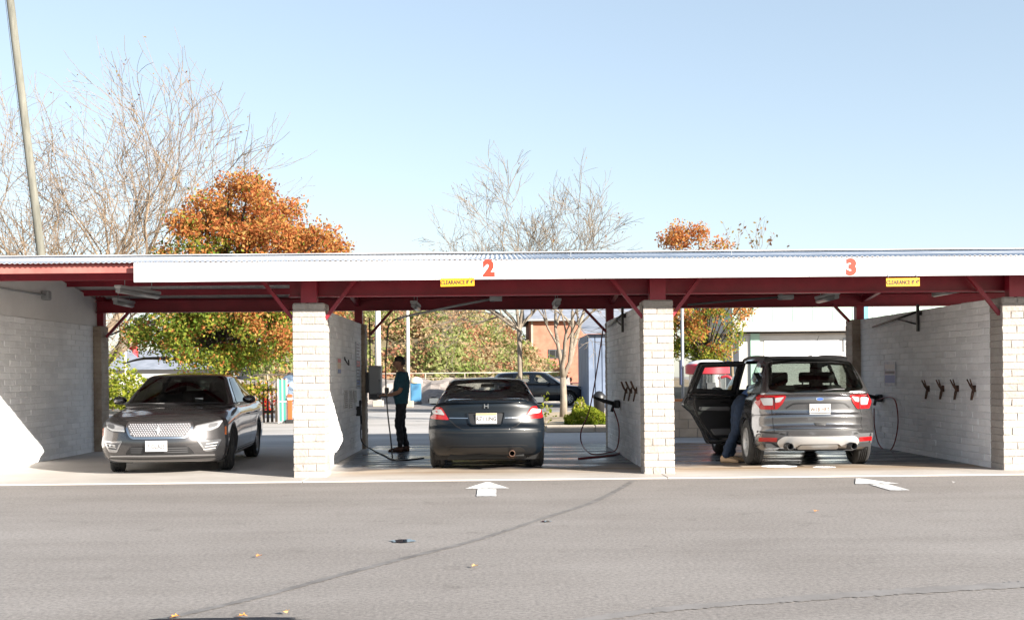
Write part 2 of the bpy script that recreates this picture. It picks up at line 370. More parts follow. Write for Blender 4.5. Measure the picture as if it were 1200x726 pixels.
# painted arrows
def arrow(cx, y0, lb):
    z = .007; t = thing('painted_arrow', lb, 'arrow', (cx, y0, z))
    def poly(nm, pts):
        me = pyd(nm, [(x, y, 0) for x, y in pts], [tuple(range(len(pts)))], M_wpaint, t)
    L = arrow.k
    poly('arrow_head', [(-.275, L*.52), (.275, L*.52), (.03, L), (-.03, L)])
    poly('arrow_stem', [(-.115, 0), (.115, 0), (.115, L*.48), (-.115, L*.48)])
a0, a1 = G(570, 581.5), G(571, 565); arrow.k = a1.y-a0.y
arrow(a0.x, a0.y, 'white painted arrow on the asphalt pointing into bay two, below the dark coupe')
a2 = G(1049, 574.6); a3 = G(1011, 560.5); arrow.k = a3.y-a2.y
arrow((a2.x+a3.x)/2, a2.y, 'white painted arrow on the asphalt pointing into bay three, below the grey SUV')

# ------------------------------------------------------------------ block walls
CH = .2035/2; BL = .41; NC = 24
def block_mesh(lx, ly, lz, seed):
    r = random.Random(seed); bm = bmesh.new(); vv = box(bm, -lx/2, lx/2, -ly/2, ly/2, -lz/2, lz/2, .009, 1)
    for v in bm.verts: v.co += Vector((r.uniform(-.004, .004), r.uniform(-.004, .004), r.uniform(-.004, .004)))
    bmesh.ops.recalc_face_normals(bm, faces=bm.faces)
    me = bpy.data.meshes.new('block'); bm.to_mesh(me); bm.free(); return me
WB = [block_mesh(.2, BL-.008, CH-.007, i) for i in range(6)]; WH = [block_mesh(.2, BL/2-.008, CH-.007, 20+i) for i in range(3)]
for me in WB+WH: me.materials.append(M_block)
def put(me, parent, x, y, z, flip=False):
    o = bpy.data.objects.new('block', me); C.objects.link(o); o.parent = parent; o.location = (x, y, z)
    if flip: o.rotation_euler = (0, 0, math.pi)
    return o
PIER_Y0, PIER_Y1 = 16.04, 16.46
REAR_Y0, REAR_Y1 = 22.35, 22.78
def pier(x0, x1, y0, y1, material, parent, shift=0):
    """a pier part of its wall, its blocks as sub-parts"""
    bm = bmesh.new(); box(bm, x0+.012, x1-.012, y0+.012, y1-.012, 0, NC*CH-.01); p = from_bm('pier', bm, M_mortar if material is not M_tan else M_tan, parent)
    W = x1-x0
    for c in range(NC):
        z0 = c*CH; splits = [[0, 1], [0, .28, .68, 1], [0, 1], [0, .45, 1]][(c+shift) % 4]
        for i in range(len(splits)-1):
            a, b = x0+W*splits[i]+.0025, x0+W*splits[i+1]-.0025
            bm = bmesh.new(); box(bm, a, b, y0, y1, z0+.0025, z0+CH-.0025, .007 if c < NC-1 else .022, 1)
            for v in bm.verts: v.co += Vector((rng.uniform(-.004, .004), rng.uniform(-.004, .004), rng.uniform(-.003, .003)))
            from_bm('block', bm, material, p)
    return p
def wall(xc, label, px0, px1, rpx0, rpx1, shift, plaster=False):
    t = thing('block_wall', label, 'wall', (0, 0, .0))
    x = xc; y0, y1 = PIER_Y1+.004, REAR_Y0-.004
    boxo('mortar_core', x-.093, x+.093, y0, y1, 0, NC*CH-.012, M_wmortar, t)
    k = 0
    todo = []; rest_bm = bmesh.new()
    for c in range(NC):
        z = c*CH+CH/2; y = y0
        if c % 2: todo.append((WH[c % 3], x, y+BL/4, z)); y += BL/2
        while y+BL*.95 < y1: todo.append((WB[rng.randrange(6)], x+rng.uniform(-.004, .004), y+BL/2, z)); y += BL
        r_ = y1-y
        if r_ > .06: box(rest_bm, x-.1, x+.1, y+.004, y1-.004, z-CH/2+.0035, z+CH/2-.0035, .009)
    todo.sort(key=lambda q: q[2])                  # the nearest as parts, the far rest as one part
    for i, (me, X_, Y_, Z_) in enumerate(todo):
        if i < 296: put(me, t, X_, Y_, Z_, rng.random() < .5)
        else:
            nv = [rest_bm.verts.new(q.co+Vector((X_, Y_, Z_))) for q in me.vertices]; [rest_bm.faces.new([nv[j] for j in f.vertices]) for f in me.polygons]
    tag(from_bm('far_blocks', rest_bm, M_block, t), kind='stuff')
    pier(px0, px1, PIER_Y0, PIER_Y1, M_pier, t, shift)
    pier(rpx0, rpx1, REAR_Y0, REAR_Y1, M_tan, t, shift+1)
    return t
EAVE_F, EAVE_R, RIDGE = (15.38, 2.955), (23.2, 2.955), (19.3, 3.44)
def roof_z(y):
    return EAVE_F[1]+(RIDGE[1]-EAVE_F[1])*(1-abs(y-RIDGE[0])/(RIDGE[0]-EAVE_F[0]))
px = lambda q, Y: P(q, 441, Y).x
X1 = (px(343, 16.04), px(381.5, 16.04)); X2 = (px(754, 16.04), px(790, 16.04)); X3 = (px(1175, 16.04), px(1175, 16.04)+.45)
W1 = -2.72; W2 = 2.24; W3 = px(1157.5, 16.5)+.115; WL = G(57, 540).x-.10
w1 = wall(W1, 'white painted block wall between bay one and bay two, behind the left front pier', *X1, W1-.17, px(428, REAR_Y0), 0)
w2 = wall(W2, 'white painted block wall between bay two and bay three, carrying three mat clips', *X2, px(711.5, REAR_Y0), W2+.2, 1)
w3 = wall(W3, 'shaded painted block wall at the right end, carrying four mat clips', *X3, W3-.26, W3+.17, 0)
w0 = wall(WL, 'tall white block wall at the left edge with plastered upper part', WL-.2, WL+.115, WL-.2, WL+.25, 1)
# plastered gable above the left wall
prof = [(PIER_Y0+.1, NC*CH), (REAR_Y1-.02, NC*CH), (REAR_Y1-.02, roof_z(REAR_Y1)-.07), (RIDGE[0], RIDGE[1]-.07), (PIER_Y0+.1, roof_z(PIER_Y0)-.07)]
bm = bmesh.new(); fa = bm.faces.new([bm.verts.new((WL-.085, y, z)) for y, z in prof]); r_ = bmesh.ops.extrude_face_region(bm, geom=[fa])
for v in r_['geom']:
    if isinstance(v, bmesh.types.BMVert): v.co.x += .17
from_bm('gable_panel', bm, M_plaster, w0)

# ------------------------------------------------------------------ canopy
canopy = thing('wash_canopy', 'red steel car wash canopy with corrugated roof and white fascia', 'canopy', (0, 19.3, 0)); inv = Matrix.Translation((0, -19.3, 0))
def part(o): o.matrix_parent_inverse = inv; return o
XL, XR = -9.6, 12.2
SW = .76; pitch = .0691; amp = .009
def sheet_mesh(a, b):
    V, Fc = [], []; nx = int(SW/pitch)*6; rows = 3
    for i in range(nx+1):
        x = SW*i/nx+ (0); zz = amp*math.cos(2*math.pi*x/pitch)
        for k in range(rows): t = k/(rows-1); V.append((x, a[0]+(b[0]-a[0])*t, a[1]+(b[1]-a[1])*t+zz))
    for i in range(nx):
        for k in range(rows-1): Fc.append((i*rows+k, (i+1)*rows+k, (i+1)*rows+k+1, i*rows+k+1))
    n = len(V); V += [(v[0], v[1], v[2]-.004) for v in V]; nf = len(Fc)
    Fc += [tuple(reversed([q+n for q in f])) for f in Fc[:nf]]
    for i in range(nx):
        for k in (0, rows-1): Fc.append((i*rows+k, (i+1)*rows+k, (i+1)*rows+k+n, i*rows+k+n))
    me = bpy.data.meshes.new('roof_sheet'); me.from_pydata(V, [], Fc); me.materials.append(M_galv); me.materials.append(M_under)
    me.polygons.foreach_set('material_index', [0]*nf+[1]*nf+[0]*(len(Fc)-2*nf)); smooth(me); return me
SW = round(SW/pitch)*pitch
SWn = SW
sf = sheet_mesh(EAVE_F, RIDGE); sr = sheet_mesh(EAVE_R, RIDGE)
x = XL; i = 0
while x < XR:
    for me in (sf, sr):
        o = part(link('roof_sheet', me, canopy)); o.location = (x, 0, .0012*(i % 2))
    x += SW; i += 1
XR = x
part(boxo('ridge_cap', XL, XR, RIDGE[0]-.12, RIDGE[0]+.12, RIDGE[1]+.012, RIDGE[1]+.024, M_galv, canopy))
FX0 = px(158, 15.37)
x = FX0; j = 0
while x < XR-.05:
    b = min(x+ (3.0 if j else 3.0), XR)
    part(boxo('fascia_board', x+.002, b-.002, 15.355, 15.380, 2.688, 2.940, M_white, canopy, .003)); x = b; j += 1
part(boxo('eave_purlin', XL, FX0-.02, 15.47, 15.51, 2.825, 2.932, M_redw, canopy)); part(boxo('eave_purlin', FX0-.01, XR, 15.47, 15.51, 2.825, 2.932, M_red, canopy))
part(boxo('header', XL, X1[0]+.05, 16.20, 16.24, 2.79, 2.93, M_red, canopy))
def ibeam(name, x0, x1, y, z0, z1, mm, wd=.16):
    bm = bmesh.new(); box(bm, x0, x1, y-wd/2, y+wd/2, z0, z0+.018); box(bm, x0, x1, y-wd/2, y+wd/2, z1-.018, z1); box(bm, x0, x1, y-.008, y+.008, z0+.018, z1-.018)
    return part(from_bm(name, bm, mm, canopy))
ibeam('front_beam', px(340, 16.28), XR, 16.30, 2.535, 2.80, M_red)
ibeam('rear_beam', WL+.1, XR, 22.56, 2.70, 2.93, M_red)
yy = 16.75
for k in range(8):
    y = 16.75+k*.86
    if abs(y-22.56) < .15: continue
    z = roof_z(y)-.02
    part(boxo('purlin', XL, XR, y-.025, y+.025, z-.11, z, M_red, canopy))
part(boxo('eave_purlin', XL, XR, 23.02, 23.07, 2.85, 2.955, M_red, canopy))
def post(xc, y, z0, z1, mm=M_red, h=.11): part(boxo('post', xc-h, xc+h, y-.075, y+.075, z0, z1, mm, canopy))
c1, c2, c3, c0 = sum(X1)/2, sum(X2)/2, sum(X3)/2, WL
for xc in (c1, c2, c3): post(xc, 16.135, NC*CH, 2.90)
for xc in (W1+.03, W2-.02, W3-.05): post(xc, 22.56, NC*CH, 2.70, h=.075)
part(boxo('post', WL+.06, WL+.21, 22.6, 22.75, NC*CH, 3.05, M_red, canopy))
for xc in (WL, W1, W2, W3):                                    # rafters along each wall
    for (ya, yb) in ((16.4, 19.3), (19.3, 22.5)):
        bm = bmesh.new(); bar(bm, (xc+.02, ya, roof_z(ya)-.20), (xc+.02, yb, roof_z(yb)-.20), .08, .12); part(from_bm('rafter', bm, M_red, canopy))
def brace(a, b, wd=.062):
    bm = bmesh.new(); bar(bm, a, b, wd, wd*.8); part(from_bm('brace', bm, M_red, canopy))
for xa, xb in (X1, X2, X3):
    brace((xa+.01, 16.14, 2.20), (xa-.46, 16.16, 2.80)); brace((xb-.01, 16.14, 2.22), (xb+.42, 16.16, 2.78))
for xa in (WL+.28, px(434, 22.56)): brace((xa, 22.56, 2.23), (xa+.46, 22.56, 2.74))
for xa in (px(712, 22.56), px(1006, 22.56)): brace((xa, 22.56, 2.23), (xa-.48, 22.56, 2.74))
# soffit clamps lit grey fixtures: fluorescent strips hung under the purlins
def strip_light(x, y, z, L, lb, rz=0):
    t = thing('strip_light', lb, 'light', (x, y, z), rz, 'fluorescent strip lights under the canopy')
    bm = bmesh.new(); box(bm, -.06, .06, -L/2, L/2, 0, .05, .008); from_bm('housing', bm, M_housing, t)
    o = tube('tube', [(0, -L/2+.03, -.03), (0, L/2-.03, -.03)], .05, M_tube, t, 12)
    for s_ in (-1, 1):
        bm = bmesh.new(); box(bm, -.04, .04, s_*(L/2-.02)-.015, s_*(L/2-.02)+.015, -.07, 0, .004); from_bm('end_cap', bm, M_grey, t)
        tube('hanger', [(0, s_*L/3, .05), (0, s_*L/3, .40)], .006, M_grey, t, 6)
strip_light(px(488, 21.3), 21.3, 2.72, 1.2, 'left rear strip light of bay two, above the coupe')
strip_light(px(653, 21.3), 21.3, 2.74, 1.2, 'right rear strip light of bay two, above the coupe')
strip_light(px(467, 17.0), 17.0, 2.80, 1.2, 'left front strip light of bay two, half behind the fascia')
strip_light(px(668, 17.0), 17.0, 2.80, 1.2, 'right front strip light of bay two, half behind the fascia')
strip_light(px(852, 17.0), 17.0, 2.80, 1.2, 'left front strip light of bay three, near the middle pier')
strip_light(px(970, 20.5), 20.5, 2.76, 1.2, 'middle strip light of bay three above the grey SUV')
strip_light(px(1112, 18.4), 18.4, 2.72, 1.2, 'right strip light of bay three beside the right end wall')
strip_light(px(172, 19.6), 19.2, 2.86, 1.5, 'long strip light of bay one above the grey sedan', R(-8))
strip_light(px(140, 21.5), 21.8, 2.86, 1.0, 'rear strip light of bay one in the far left corner')

# bay numbers and clearance signs
def text(name, s_, size, m_, parent, loc, rot=(R(90), 0, 0), ext=.001, align='CENTER', xs=1, bold=0):
    cu = bpy.data.curves.new(name, 'FONT'); cu.body = s_; cu.size = size; cu.extrude = ext; cu.align_x = align; cu.offset = bold; cu.resolution_u = 3
    o = bpy.data.objects.new('tmp', cu); C.objects.link(o); dg = bpy.context.evaluated_depsgraph_get(); me = bpy.data.meshes.new_from_object(o.evaluated_get(dg)); bpy.data.objects.remove(o)
    q = link(name, me, parent, m_); q.location = loc; q.rotation_euler = rot; q.scale = (xs, 1, 1); return q
for s_, px_, lb in (('2', 573, 'orange numeral 2 on the white fascia above the dark coupe'), ('3', 998, 'orange numeral 3 on the white fascia above the grey SUV')):
    c = P(px_, 323 if s_ == '2' else 321.5, 15.35); q = text('bay_number', s_, .285, M_orange, None, (c.x, 15.352, c.z+.005), ext=.003, bold=.018); tag(q, lb, 'number')
for px_, py_, tilt, lb in ((536, 330.5, 1.0, 'yellow clearance sign hung under the fascia of bay two'), (1058, 330.5, .3, 'yellow clearance sign hung under the fascia of bay three')):
    c = P(px_, py_, 15.32); t = thing('clearance_sign', lb, 'sign', (c.x, 15.32, c.z)); t.rotation_euler = (0, R(-tilt), 0)
    boxo('panel', -.225, .225, -.004, .004, -.055, .055, M_yellow, t, .002)
    text('lettering', "CLEARANCE 8' 4\"", .075, M_ink, t, (0, -.006, -.026), xs=.76, bold=.0016)
    for sx in (-.19, .19): tube('hook', [(sx, 0, .05), (sx, .03, .10), (sx, .05, .16)], .004, M_dgrey, t, 6)
# ------------------------------------------------------------------ vehicles
def rbox_grid(a, b, c, r, step):
    """rounded box surface; yields verts (normalised u,v,w) along y,x,z half sizes a,b,c"""
    def ticks(h):
        inner = max(h-r, .01); n = max(2, int(2*inner/step)); t = [-inner+2*inner*i/n for i in range(n+1)]
        k = max(2, int(r*1.57/step)); e = [r*math.tan(math.pi/4*i/k) for i in range(1, k+1)]
        return [-inner-q for q in reversed(e)]+t+[inner+q for q in e]
    ta, tb, tc = ticks(a), ticks(b), ticks(c); idx = {}; V = []; Fc = []
    def vid(i, j, k):
        key = (i, j, k)
        if key not in idx:
            q = Vector((tb[j], ta[i], tc[k])); p = Vector((max(-b+r, min(b-r, q.x)), max(-a+r, min(a-r, q.y)), max(-c+r, min(c-r, q.z))))
            d = q-p
            if d.length > 1e-9: q = p+d.normalized()*r
            idx[key] = len(V); V.append((q.y/a, q.x/b, q.z/c))
        return idx[key]
    na, nb, nc = len(ta)-1, len(tb)-1, len(tc)-1
    for i in range(na):
        for j in range(nb):
            Fc.append((vid(i, j, 0), vid(i+1, j, 0), vid(i+1, j+1, 0), vid(i, j+1, 0)))
            Fc.append((vid(i, j, nc), vid(i, j+1, nc), vid(i+1, j+1, nc), vid(i+1, j, nc)))
    for i in range(na):
        for k in range(nc):
            Fc.append((vid(i, 0, k), vid(i, 0, k+1), vid(i+1, 0, k+1), vid(i+1, 0, k)))
            Fc.append((vid(i, nb, k), vid(i+1, nb, k), vid(i+1, nb, k+1), vid(i, nb, k+1)))
    for j in range(nb):
        for k in range(nc):
            Fc.append((vid(0, j, k), vid(0, j+1, k), vid(0, j+1, k+1), vid(0, j, k+1)))
            Fc.append((vid(na, j, k), vid(na, j, k+1), vid(na, j+1, k+1), vid(na, j+1, k)))
    return V, Fc

class Car:
    def __init__(s, name, label, cat, S, paint, loc, rz, group=None, step=.03):
        s.S = S; s.t = thing(name, label, cat, loc, rz, group); s.paint = paint
        L, W = S['L'], S['W']; top, bot, hw, sec = curve(S['top']), curve(S['bot']), curve(S['hw']), curve(S['sec'])
        yf, yr = curve(S['yf']), curve(S['yr']); crown = curve(S['crown'])
        V, Fc = rbox_grid(L/2, W/2, .36, S.get('r', .10), step); P1 = []
        for u, v, w_ in V:
            av = abs(v)
            y0 = yf(w_)+S['kf']*av**S.get('pf', 2.6); y1 = L+yr(w_)-S['kr']*av**S.get('pr', 2.6)
            y = y0+(u+1)/2*(y1-y0); zb, zt = bot(y), top(y)-crown(y)*v*v
            z = zb+(w_+1)/2*(zt-zb); x = v*hw(y)*sec(w_)
            P1.append(Vector((x, y, z)))
        nlow = len(Fc)
        cab = S['cab']; V2, F2 = rbox_grid(1.0, .7, .32, .07, step*1.0); P2 = []
        b0, b1, r0, r1 = cab['base0'], cab['base1'], cab['roof0'], cab['roof1']; rz_ = curve(cab['roof']); zb = curve(cab['zb'])
        wb, wr = curve(cab['wb']), curve(cab['wr']); ff, fr = curve(cab['ff']), curve(cab['fr'])
        for u, v, w_ in V2:
            t = (w_+1)/2
            y0 = b0+(r0-b0)*ff(t)+cab['kf']*v*v; y1 = b1+(r1-b1)*fr(t)-cab['kr']*v*v
            y = y0+(u+1)/2*(y1-y0)
            x = v*(wb(y)+(wr(y)-wb(y))*t**1.15); zz = zb(y); z = zz+t*(rz_(y)-zz)-cab['crown']*v*v*t
            P2.append(Vector((x, y, z)))
        s.V = P1+P2; s.F = Fc+[tuple(i+len(P1) for i in f) for f in F2]; s.nlow = nlow; s.n1 = len(P1)
        s.bvh = BVHTree.FromPolygons(s.V, s.F)
        s.keep = [True]*len(s.F); s.cut = []; s.mi = [0]*len(s.F)
        # inside faces: the lid of the lower body under the cabin is interior trim
        for i in range(nlow):
            c = s.cen(i)
            if cab['lid'][0] < c.y < cab['lid'][1] and abs(c.x) < wb(c.y)*.93 and s.nor(i).z > .75: s.mi[i] = 1
    def cen(s, i):
        f = s.F[i]; return sum((s.V[q] for q in f), Vector())/len(f)
    def nor(s, i):
        a, b, c, d = (s.V[q] for q in s.F[i]); n = (c-a).cross(d-b); return n.normalized() if n.length > 0 else Vector((0, 0, 1))
    AX = {'-y': (Vector((0, 1, 0)), lambda p: Vector((p[0], -3, p[1]))), '+y': (Vector((0, -1, 0)), lambda p: Vector((p[0], 9, p[1]))),
          '-x': (Vector((1, 0, 0)), lambda p: Vector((-3, p[0], p[1]))), '+x': (Vector((-1, 0, 0)), lambda p: Vector((3, p[0], p[1]))), '+z': (Vector((0, 0, -1)), lambda p: Vector((p[0], p[1], 4)))}
    def proj(s, p, axis, off):
        d, o = s.AX[axis]; o = o(p); h = s.bvh.ray_cast(o, d)
        if h[0] is None:
            # missed the outline: nearest point from a place alongside
            q = s.bvh.find_nearest(Vector((p[0], s.S['L']*(.02 if axis == '-y' else .98), p[1])) if axis[1] == 'y' else o+d*2.2)
            return q[0]+(-d)*off, -d
        n = h[1] if h[1].dot(d) < 0 else -h[1]
        n = (n-d*.8).normalized()
        return h[0]+n*off, n
    def patch(s, name, poly, axis, m_, off=.005, skirt=.012, grid=.07, parent=None, dome=0):
        n = len(poly); xs = [p[0] for p in poly]; ys = [p[1] for p in poly]; vc = [Vector(p) for p in poly]
        bd = []
        out = []
        for i in range(n):                        # densify the rim
            a, b = vc[i], vc[(i+1) % n]; k = max(1, int((b-a).length/grid))
            out += [a+(b-a)*j/k for j in range(k)]
        nb = len(out); pts = list(out); small = inset([tuple(p) for p in out], grid*.35)
        gx = min(xs)+grid*.5
        while gx < max(xs):
            gy = min(ys)+grid*.5
            while gy < max(ys):
                if inpoly(gx, gy, small): pts.append(Vector((gx, gy)))
                gy += grid
            gx += grid
        r = delaunay_2d_cdt(pts, [(i, (i+1) % nb) for i in range(nb)], [], 1, 1e-5)
        v2, f2 = r[0], r[2]; VV = []; nn = []
        for p in v2:
            q, nrm = s.proj(p, axis, off); VV.append(q); nn.append(nrm)
        FF = [tuple(f) for f in f2]; edges = {}
        if skirt:
            for f in FF:
                for a, b in zip(f, f[1:]+f[:1]):
                    edges[(a, b)] = edges.get((a, b), 0)+1
            rim = [(a, b) for (a, b) in edges if (b, a) not in edges]; base = {}
            for a, b in rim:
                for q in (a, b):
                    if q not in base: base[q] = len(VV); VV.append(VV[q]-nn[q]*(off+skirt))
            FF += [(b, a, base[a], base[b]) for a, b in rim]
        bm = bmesh.new(); bv = [bm.verts.new(v) for v in VV]
        for f in FF:
            try: bm.faces.new([bv[i] for i in f])
            except ValueError: pass
        o = from_bm(name, bm, m_, parent or s.t, sm=True)
        o.data.set_sharp_from_angle(angle=R(38)); return o
    def seam(s, pts, axis, wd=.008, m_=None, off=.0025, name='panel_gap', closed=False, parent=None, step=.05, rise=0):
        pts = [Vector(p) for p in pts]
        if closed: pts = pts+[pts[0]]
        o2 = []
        for a, b in zip(pts[:-1], pts[1:]):
            k = max(1, int((b-a).length/step)); o2 += [a+(b-a)*j/k for j in range(k)]
        if not closed: o2.append(pts[-1])
        n = len(o2); VV = []; FF = []
        for i, p in enumerate(o2):
            a = o2[i-1] if (i or closed) else p; b = o2[(i+1) % n] if (i < n-1 or closed) else p
            t1 = (p-a); t2 = (b-p); t = ((t1.normalized() if t1.length else Vector((0, 0)))+(t2.normalized() if t2.length else Vector((0, 0))))
            t = t.normalized() if t.length else Vector((1, 0)); nn = Vector((-t.y, t.x))
            c = 1
            if t1.length and t2.length: c = max(.5, abs(t.dot(t1.normalized())))
            for sg in (1, -1):
                q, _ = s.proj(p+nn*sg*wd/2/c, axis, off); VV.append(q)
        for i in range(n if closed else n-1):
            j = (i+1) % n; FF.append((2*i, 2*i+1, 2*j+1, 2*j))
        if rise:
            q = len(VV); d = s.AX[axis][0]
            VV += [v-d*0+d*(-rise) for v in VV]; k = len(FF)
            FF2 = [tuple(i+q for i in f) for f in FF]
            for i in range(n if closed else n-1):
                j = (i+1) % n; FF2 += [(2*i, 2*j, 2*j+q, 2*i+q), (2*i+1, 2*i+1+q, 2*j+1+q, 2*j+1)]
            FF = FF2
        bm = bmesh.new(); bv = [bm.verts.new(v) for v in VV]
        for f in FF: bm.faces.new([bv[i] for i in f])
        return from_bm(name, bm, m_ or M_black, parent or s.t, sm=False)
    def window(s, poly, axis, gl, open_=True, name='window', seal=.045, parent=None):
        d = s.AX[axis][0]
        if open_:
            sp = inset(poly, .012)
            for i in range(s.nlow, len(s.F)):
                c = s.cen(i)
                if axis[1] == 'y':
                    ok = all(inpoly(s.V[q].x, s.V[q].z, sp) for q in s.F[i]) and (c.y < s.S['L']/2) == (axis == '-y')
                else:
                    ok = all(inpoly(s.V[q].y, s.V[q].z, sp) for q in s.F[i]) and (c.x < 0) == (axis == '-x')
                if ok and s.nor(i).z < .93: s.keep[i] = False
        w_ = s.patch(name, poly, axis, gl, .006, 0, parent=parent)
        s.seam(inset(poly, seal/2-.008), axis, seal, M_black, .004, 'window_seal', True, parent=w_)
        return w_
    def arches(s, Rm=1.0):
        s.arch = []
        for ya in (s.S['ax0'], s.S['ax1']): s.arch.append((ya, s.S['R'], s.S['Ra']))
        hw = curve(s.S['hw'])
        for i in range(s.nlow):
            c = s.cen(i)
            for ya, z, ra in s.arch:
                if abs(c.x) > .52*s.S['W']/2 and (c.y-ya)**2+(c.z-z)**2 < ra*ra: s.keep[i] = False
    def build(s, m_int=None):
        bm = bmesh.new(); bv = [bm.verts.new(v) for v in s.V]; tagf = {}
        for i, f in enumerate(s.F):
            if s.keep[i]:
                q = bm.faces.new([bv[k] for k in f]); q.material_index = s.mi[i]; q.smooth = True
        loose = [v for v in bm.verts if not v.link_faces]; bmesh.ops.delete(bm, geom=loose, context='VERTS')
        rims = []
        for e in bm.edges:
            if e.is_boundary:
                c = (e.verts[0].co+e.verts[1].co)/2
                for ya, z, ra in s.arch:
                    if abs(math.hypot(c.y-ya, c.z-z)-ra) < .05 and abs(c.x) > .62*s.S['W']/2: rims.append((e, ya, z, ra)); break
        done = set()
        for e, ya, z, ra in rims:
            for v in e.verts:
                if v in done: continue
                done.add(v); d = Vector((v.co.y-ya, v.co.z-z)); d = d.normalized()*ra; v.co.y, v.co.z = ya+d.x, z+d.y
        r = bmesh.ops.extrude_edge_only(bm, edges=[e for e, *_ in rims])
        for g in r['geom']:
            if isinstance(g, bmesh.types.BMVert): g.co.x *= .9
        me = bpy.data.meshes.new('body'); bm.to_mesh(me); bm.free()
        o = link('body', me, s.t, [s.paint, M_interior]); s.body = o
        hwf = curve(s.S['hw'])
        for ya, z, ra in s.arch:                  # dark wheel housings
            for sg in (-1, 1):
                xo = hwf(ya)*.90; V, Fc = lathe_data([(ra+.004, xo), (ra+.004, .50), (.02, .50)], 24, 'x'); V = [Vector((v[0]*sg, v[1]+ya, v[2]+z)) for v in V]
                keepf = [f for f in Fc if all(V[i].z > s.S['bot'][len(s.S['bot'])//2][1]-.06 for i in f)]
                pyd('wheel_housing', V, keepf, M_interior, s.t)
        # dark floor pan
        b = s.S['bot'][len(s.S['bot'])//2][1]
        boxo('floor_pan', -.55, .55, .35, s.S['L']-.3, b+.02, b+.10, M_interior, s.t)
        return o
    def wheel(s, x, y, steer=0, spokes=10, rimcol=None, side=1, wdt=.225):
        Rr = s.S['R']; rr = s.S['rim']; h = wdt/2; M = Matrix.Translation((x, y, Rr)) @ Matrix.Rotation(steer, 4, 'Z')
        prof = [(rr*.97, -h*.80), (rr+.012, -h*.95), (rr+(Rr-rr)*.5, -h*1.0), (Rr-.035, -h*.93), (Rr-.010, -h*.80), (Rr, -h*.62)]
        for q in (-.36, -.12, .12, .36): prof += [(Rr+.001, h*(q-.09)), (Rr-.009, h*(q-.05)), (Rr-.009, h*(q+.05)), (Rr+.001, h*(q+.09))]
        prof += [(Rr, h*.62), (Rr-.010, h*.80), (Rr-.035, h*.93), (rr+(Rr-rr)*.5, h*1.0), (rr+.012, h*.95), (rr*.97, h*.80)]
        V, Fc = lathe_data([(.0, -.02*side), (rr*.55, -.02*side), (rr*.93, -h*.5*side)], 24, 'x')
        hub = pyd('wheel', [M @ Vector(v) for v in V], Fc, M_dgrey, s.t, True)
        V, Fc = lathe_data(prof, 40, 'x'); ty = pyd('tyre', [M @ Vector(v) for v in V], Fc, M_rubber, hub, True); ty.data.set_sharp_from_angle(angle=R(40))
        mb = MB(); V, Fc = lathe_data([(rr*.90, h*.2*side), (rr*.93, h*.70*side), (rr*1.0, h*.86*side), (rr*.985, h*.6*side), (rr*.95, -h*.7*side)], 40, 'x'); mb.add([M @ Vector(v) for v in V], Fc)
        V, Fc = lathe_data([(.001, h*.62*side), (.05, h*.62*side), (.065, h*.45*side), (.05, h*.1*side)], 16, 'x'); mb.add([M @ Vector(v) for v in V], Fc)
        for k in range(spokes):
            a = 2*math.pi*k/spokes; w0, w1 = (.020, .030) if spokes > 6 else (.035, .05)
            c, s_ = math.cos(a), math.sin(a); VV = []
            for rad, hh, ww in ((.05, .52, w0), (rr*.6, .62, w0*.9), (rr*.94, .60, w1)):
                for dx, dw in ((hh*h, -ww), (hh*h, ww), (hh*h-.03, ww*.8), (hh*h-.03, -ww*.8)):
                    VV.append(M @ Vector((dx*side, c*rad-s_*dw, s_*rad+c*dw)))
            FF = []
            for q in (0, 4):
                for i in range(4): FF.append((q+i, q+(i+1) % 4, q+4+(i+1) % 4, q+4+i))
            mb.add(VV, FF)
        o = mb.build('rim', rimcol or M_silver, hub, True); o.data.set_sharp_from_angle(angle=R(35))
        return hub
    def plate(s, x, z, axis, txt, mats, w_=.305, h_=.152, lift=.02, band=True):
        q, n = s.proj((x, z), axis, lift); sg = -1 if axis == '-y' else 1
        p = boxo('number_plate', -w_/2, w_/2, -.004, .004, -h_/2, h_/2, mats[0], s.t, .002); p.location = q; p.rotation_euler = (0, 0, 0 if sg < 0 else math.pi)
        t = text('plate_lettering', txt, .085, mats[2], p, (0, -.0052, -.034), xs=.80, bold=.0015)
        if band and mats[1]: boxo('plate_band', -w_/2+.004, w_/2-.004, -.0052, -.0043, .045, h_/2-.004, mats[1], p)
        return p
    def mirror(s, y, z, x, axis_sign, m_, facing):
        t = thing('tmp', None, None); bpy.data.objects.remove(t)
        bm = bmesh.new(); bmesh.ops.create_uvsphere(bm, u_segments=16, v_segments=10, radius=1)
        for v in bm.verts:
            v.co = Vector((v.co.x*.105, max(-.09, min(.035, v.co.y*.10)), v.co.z*.068*(1+.1*v.co.x*axis_sign)))+Vector((axis_sign*(x+.11), y, z))
        o = from_bm('wing_mirror', bm, m_, s.t, True); o.data.set_sharp_from_angle(angle=R(50))
        gl = boxo('mirror_glass', axis_sign*(x+.11)-.078, axis_sign*(x+.11)+.078, y+.036, y+.040, z-.045, z+.045, M_chrome, o, .001)
        bm = bmesh.new(); bar(bm, (axis_sign*(x-.03), y-.02, z-.06), (axis_sign*(x+.08), y, z-.04), .05, .04); from_bm('mirror_stalk', bm, m_, o)
        return o
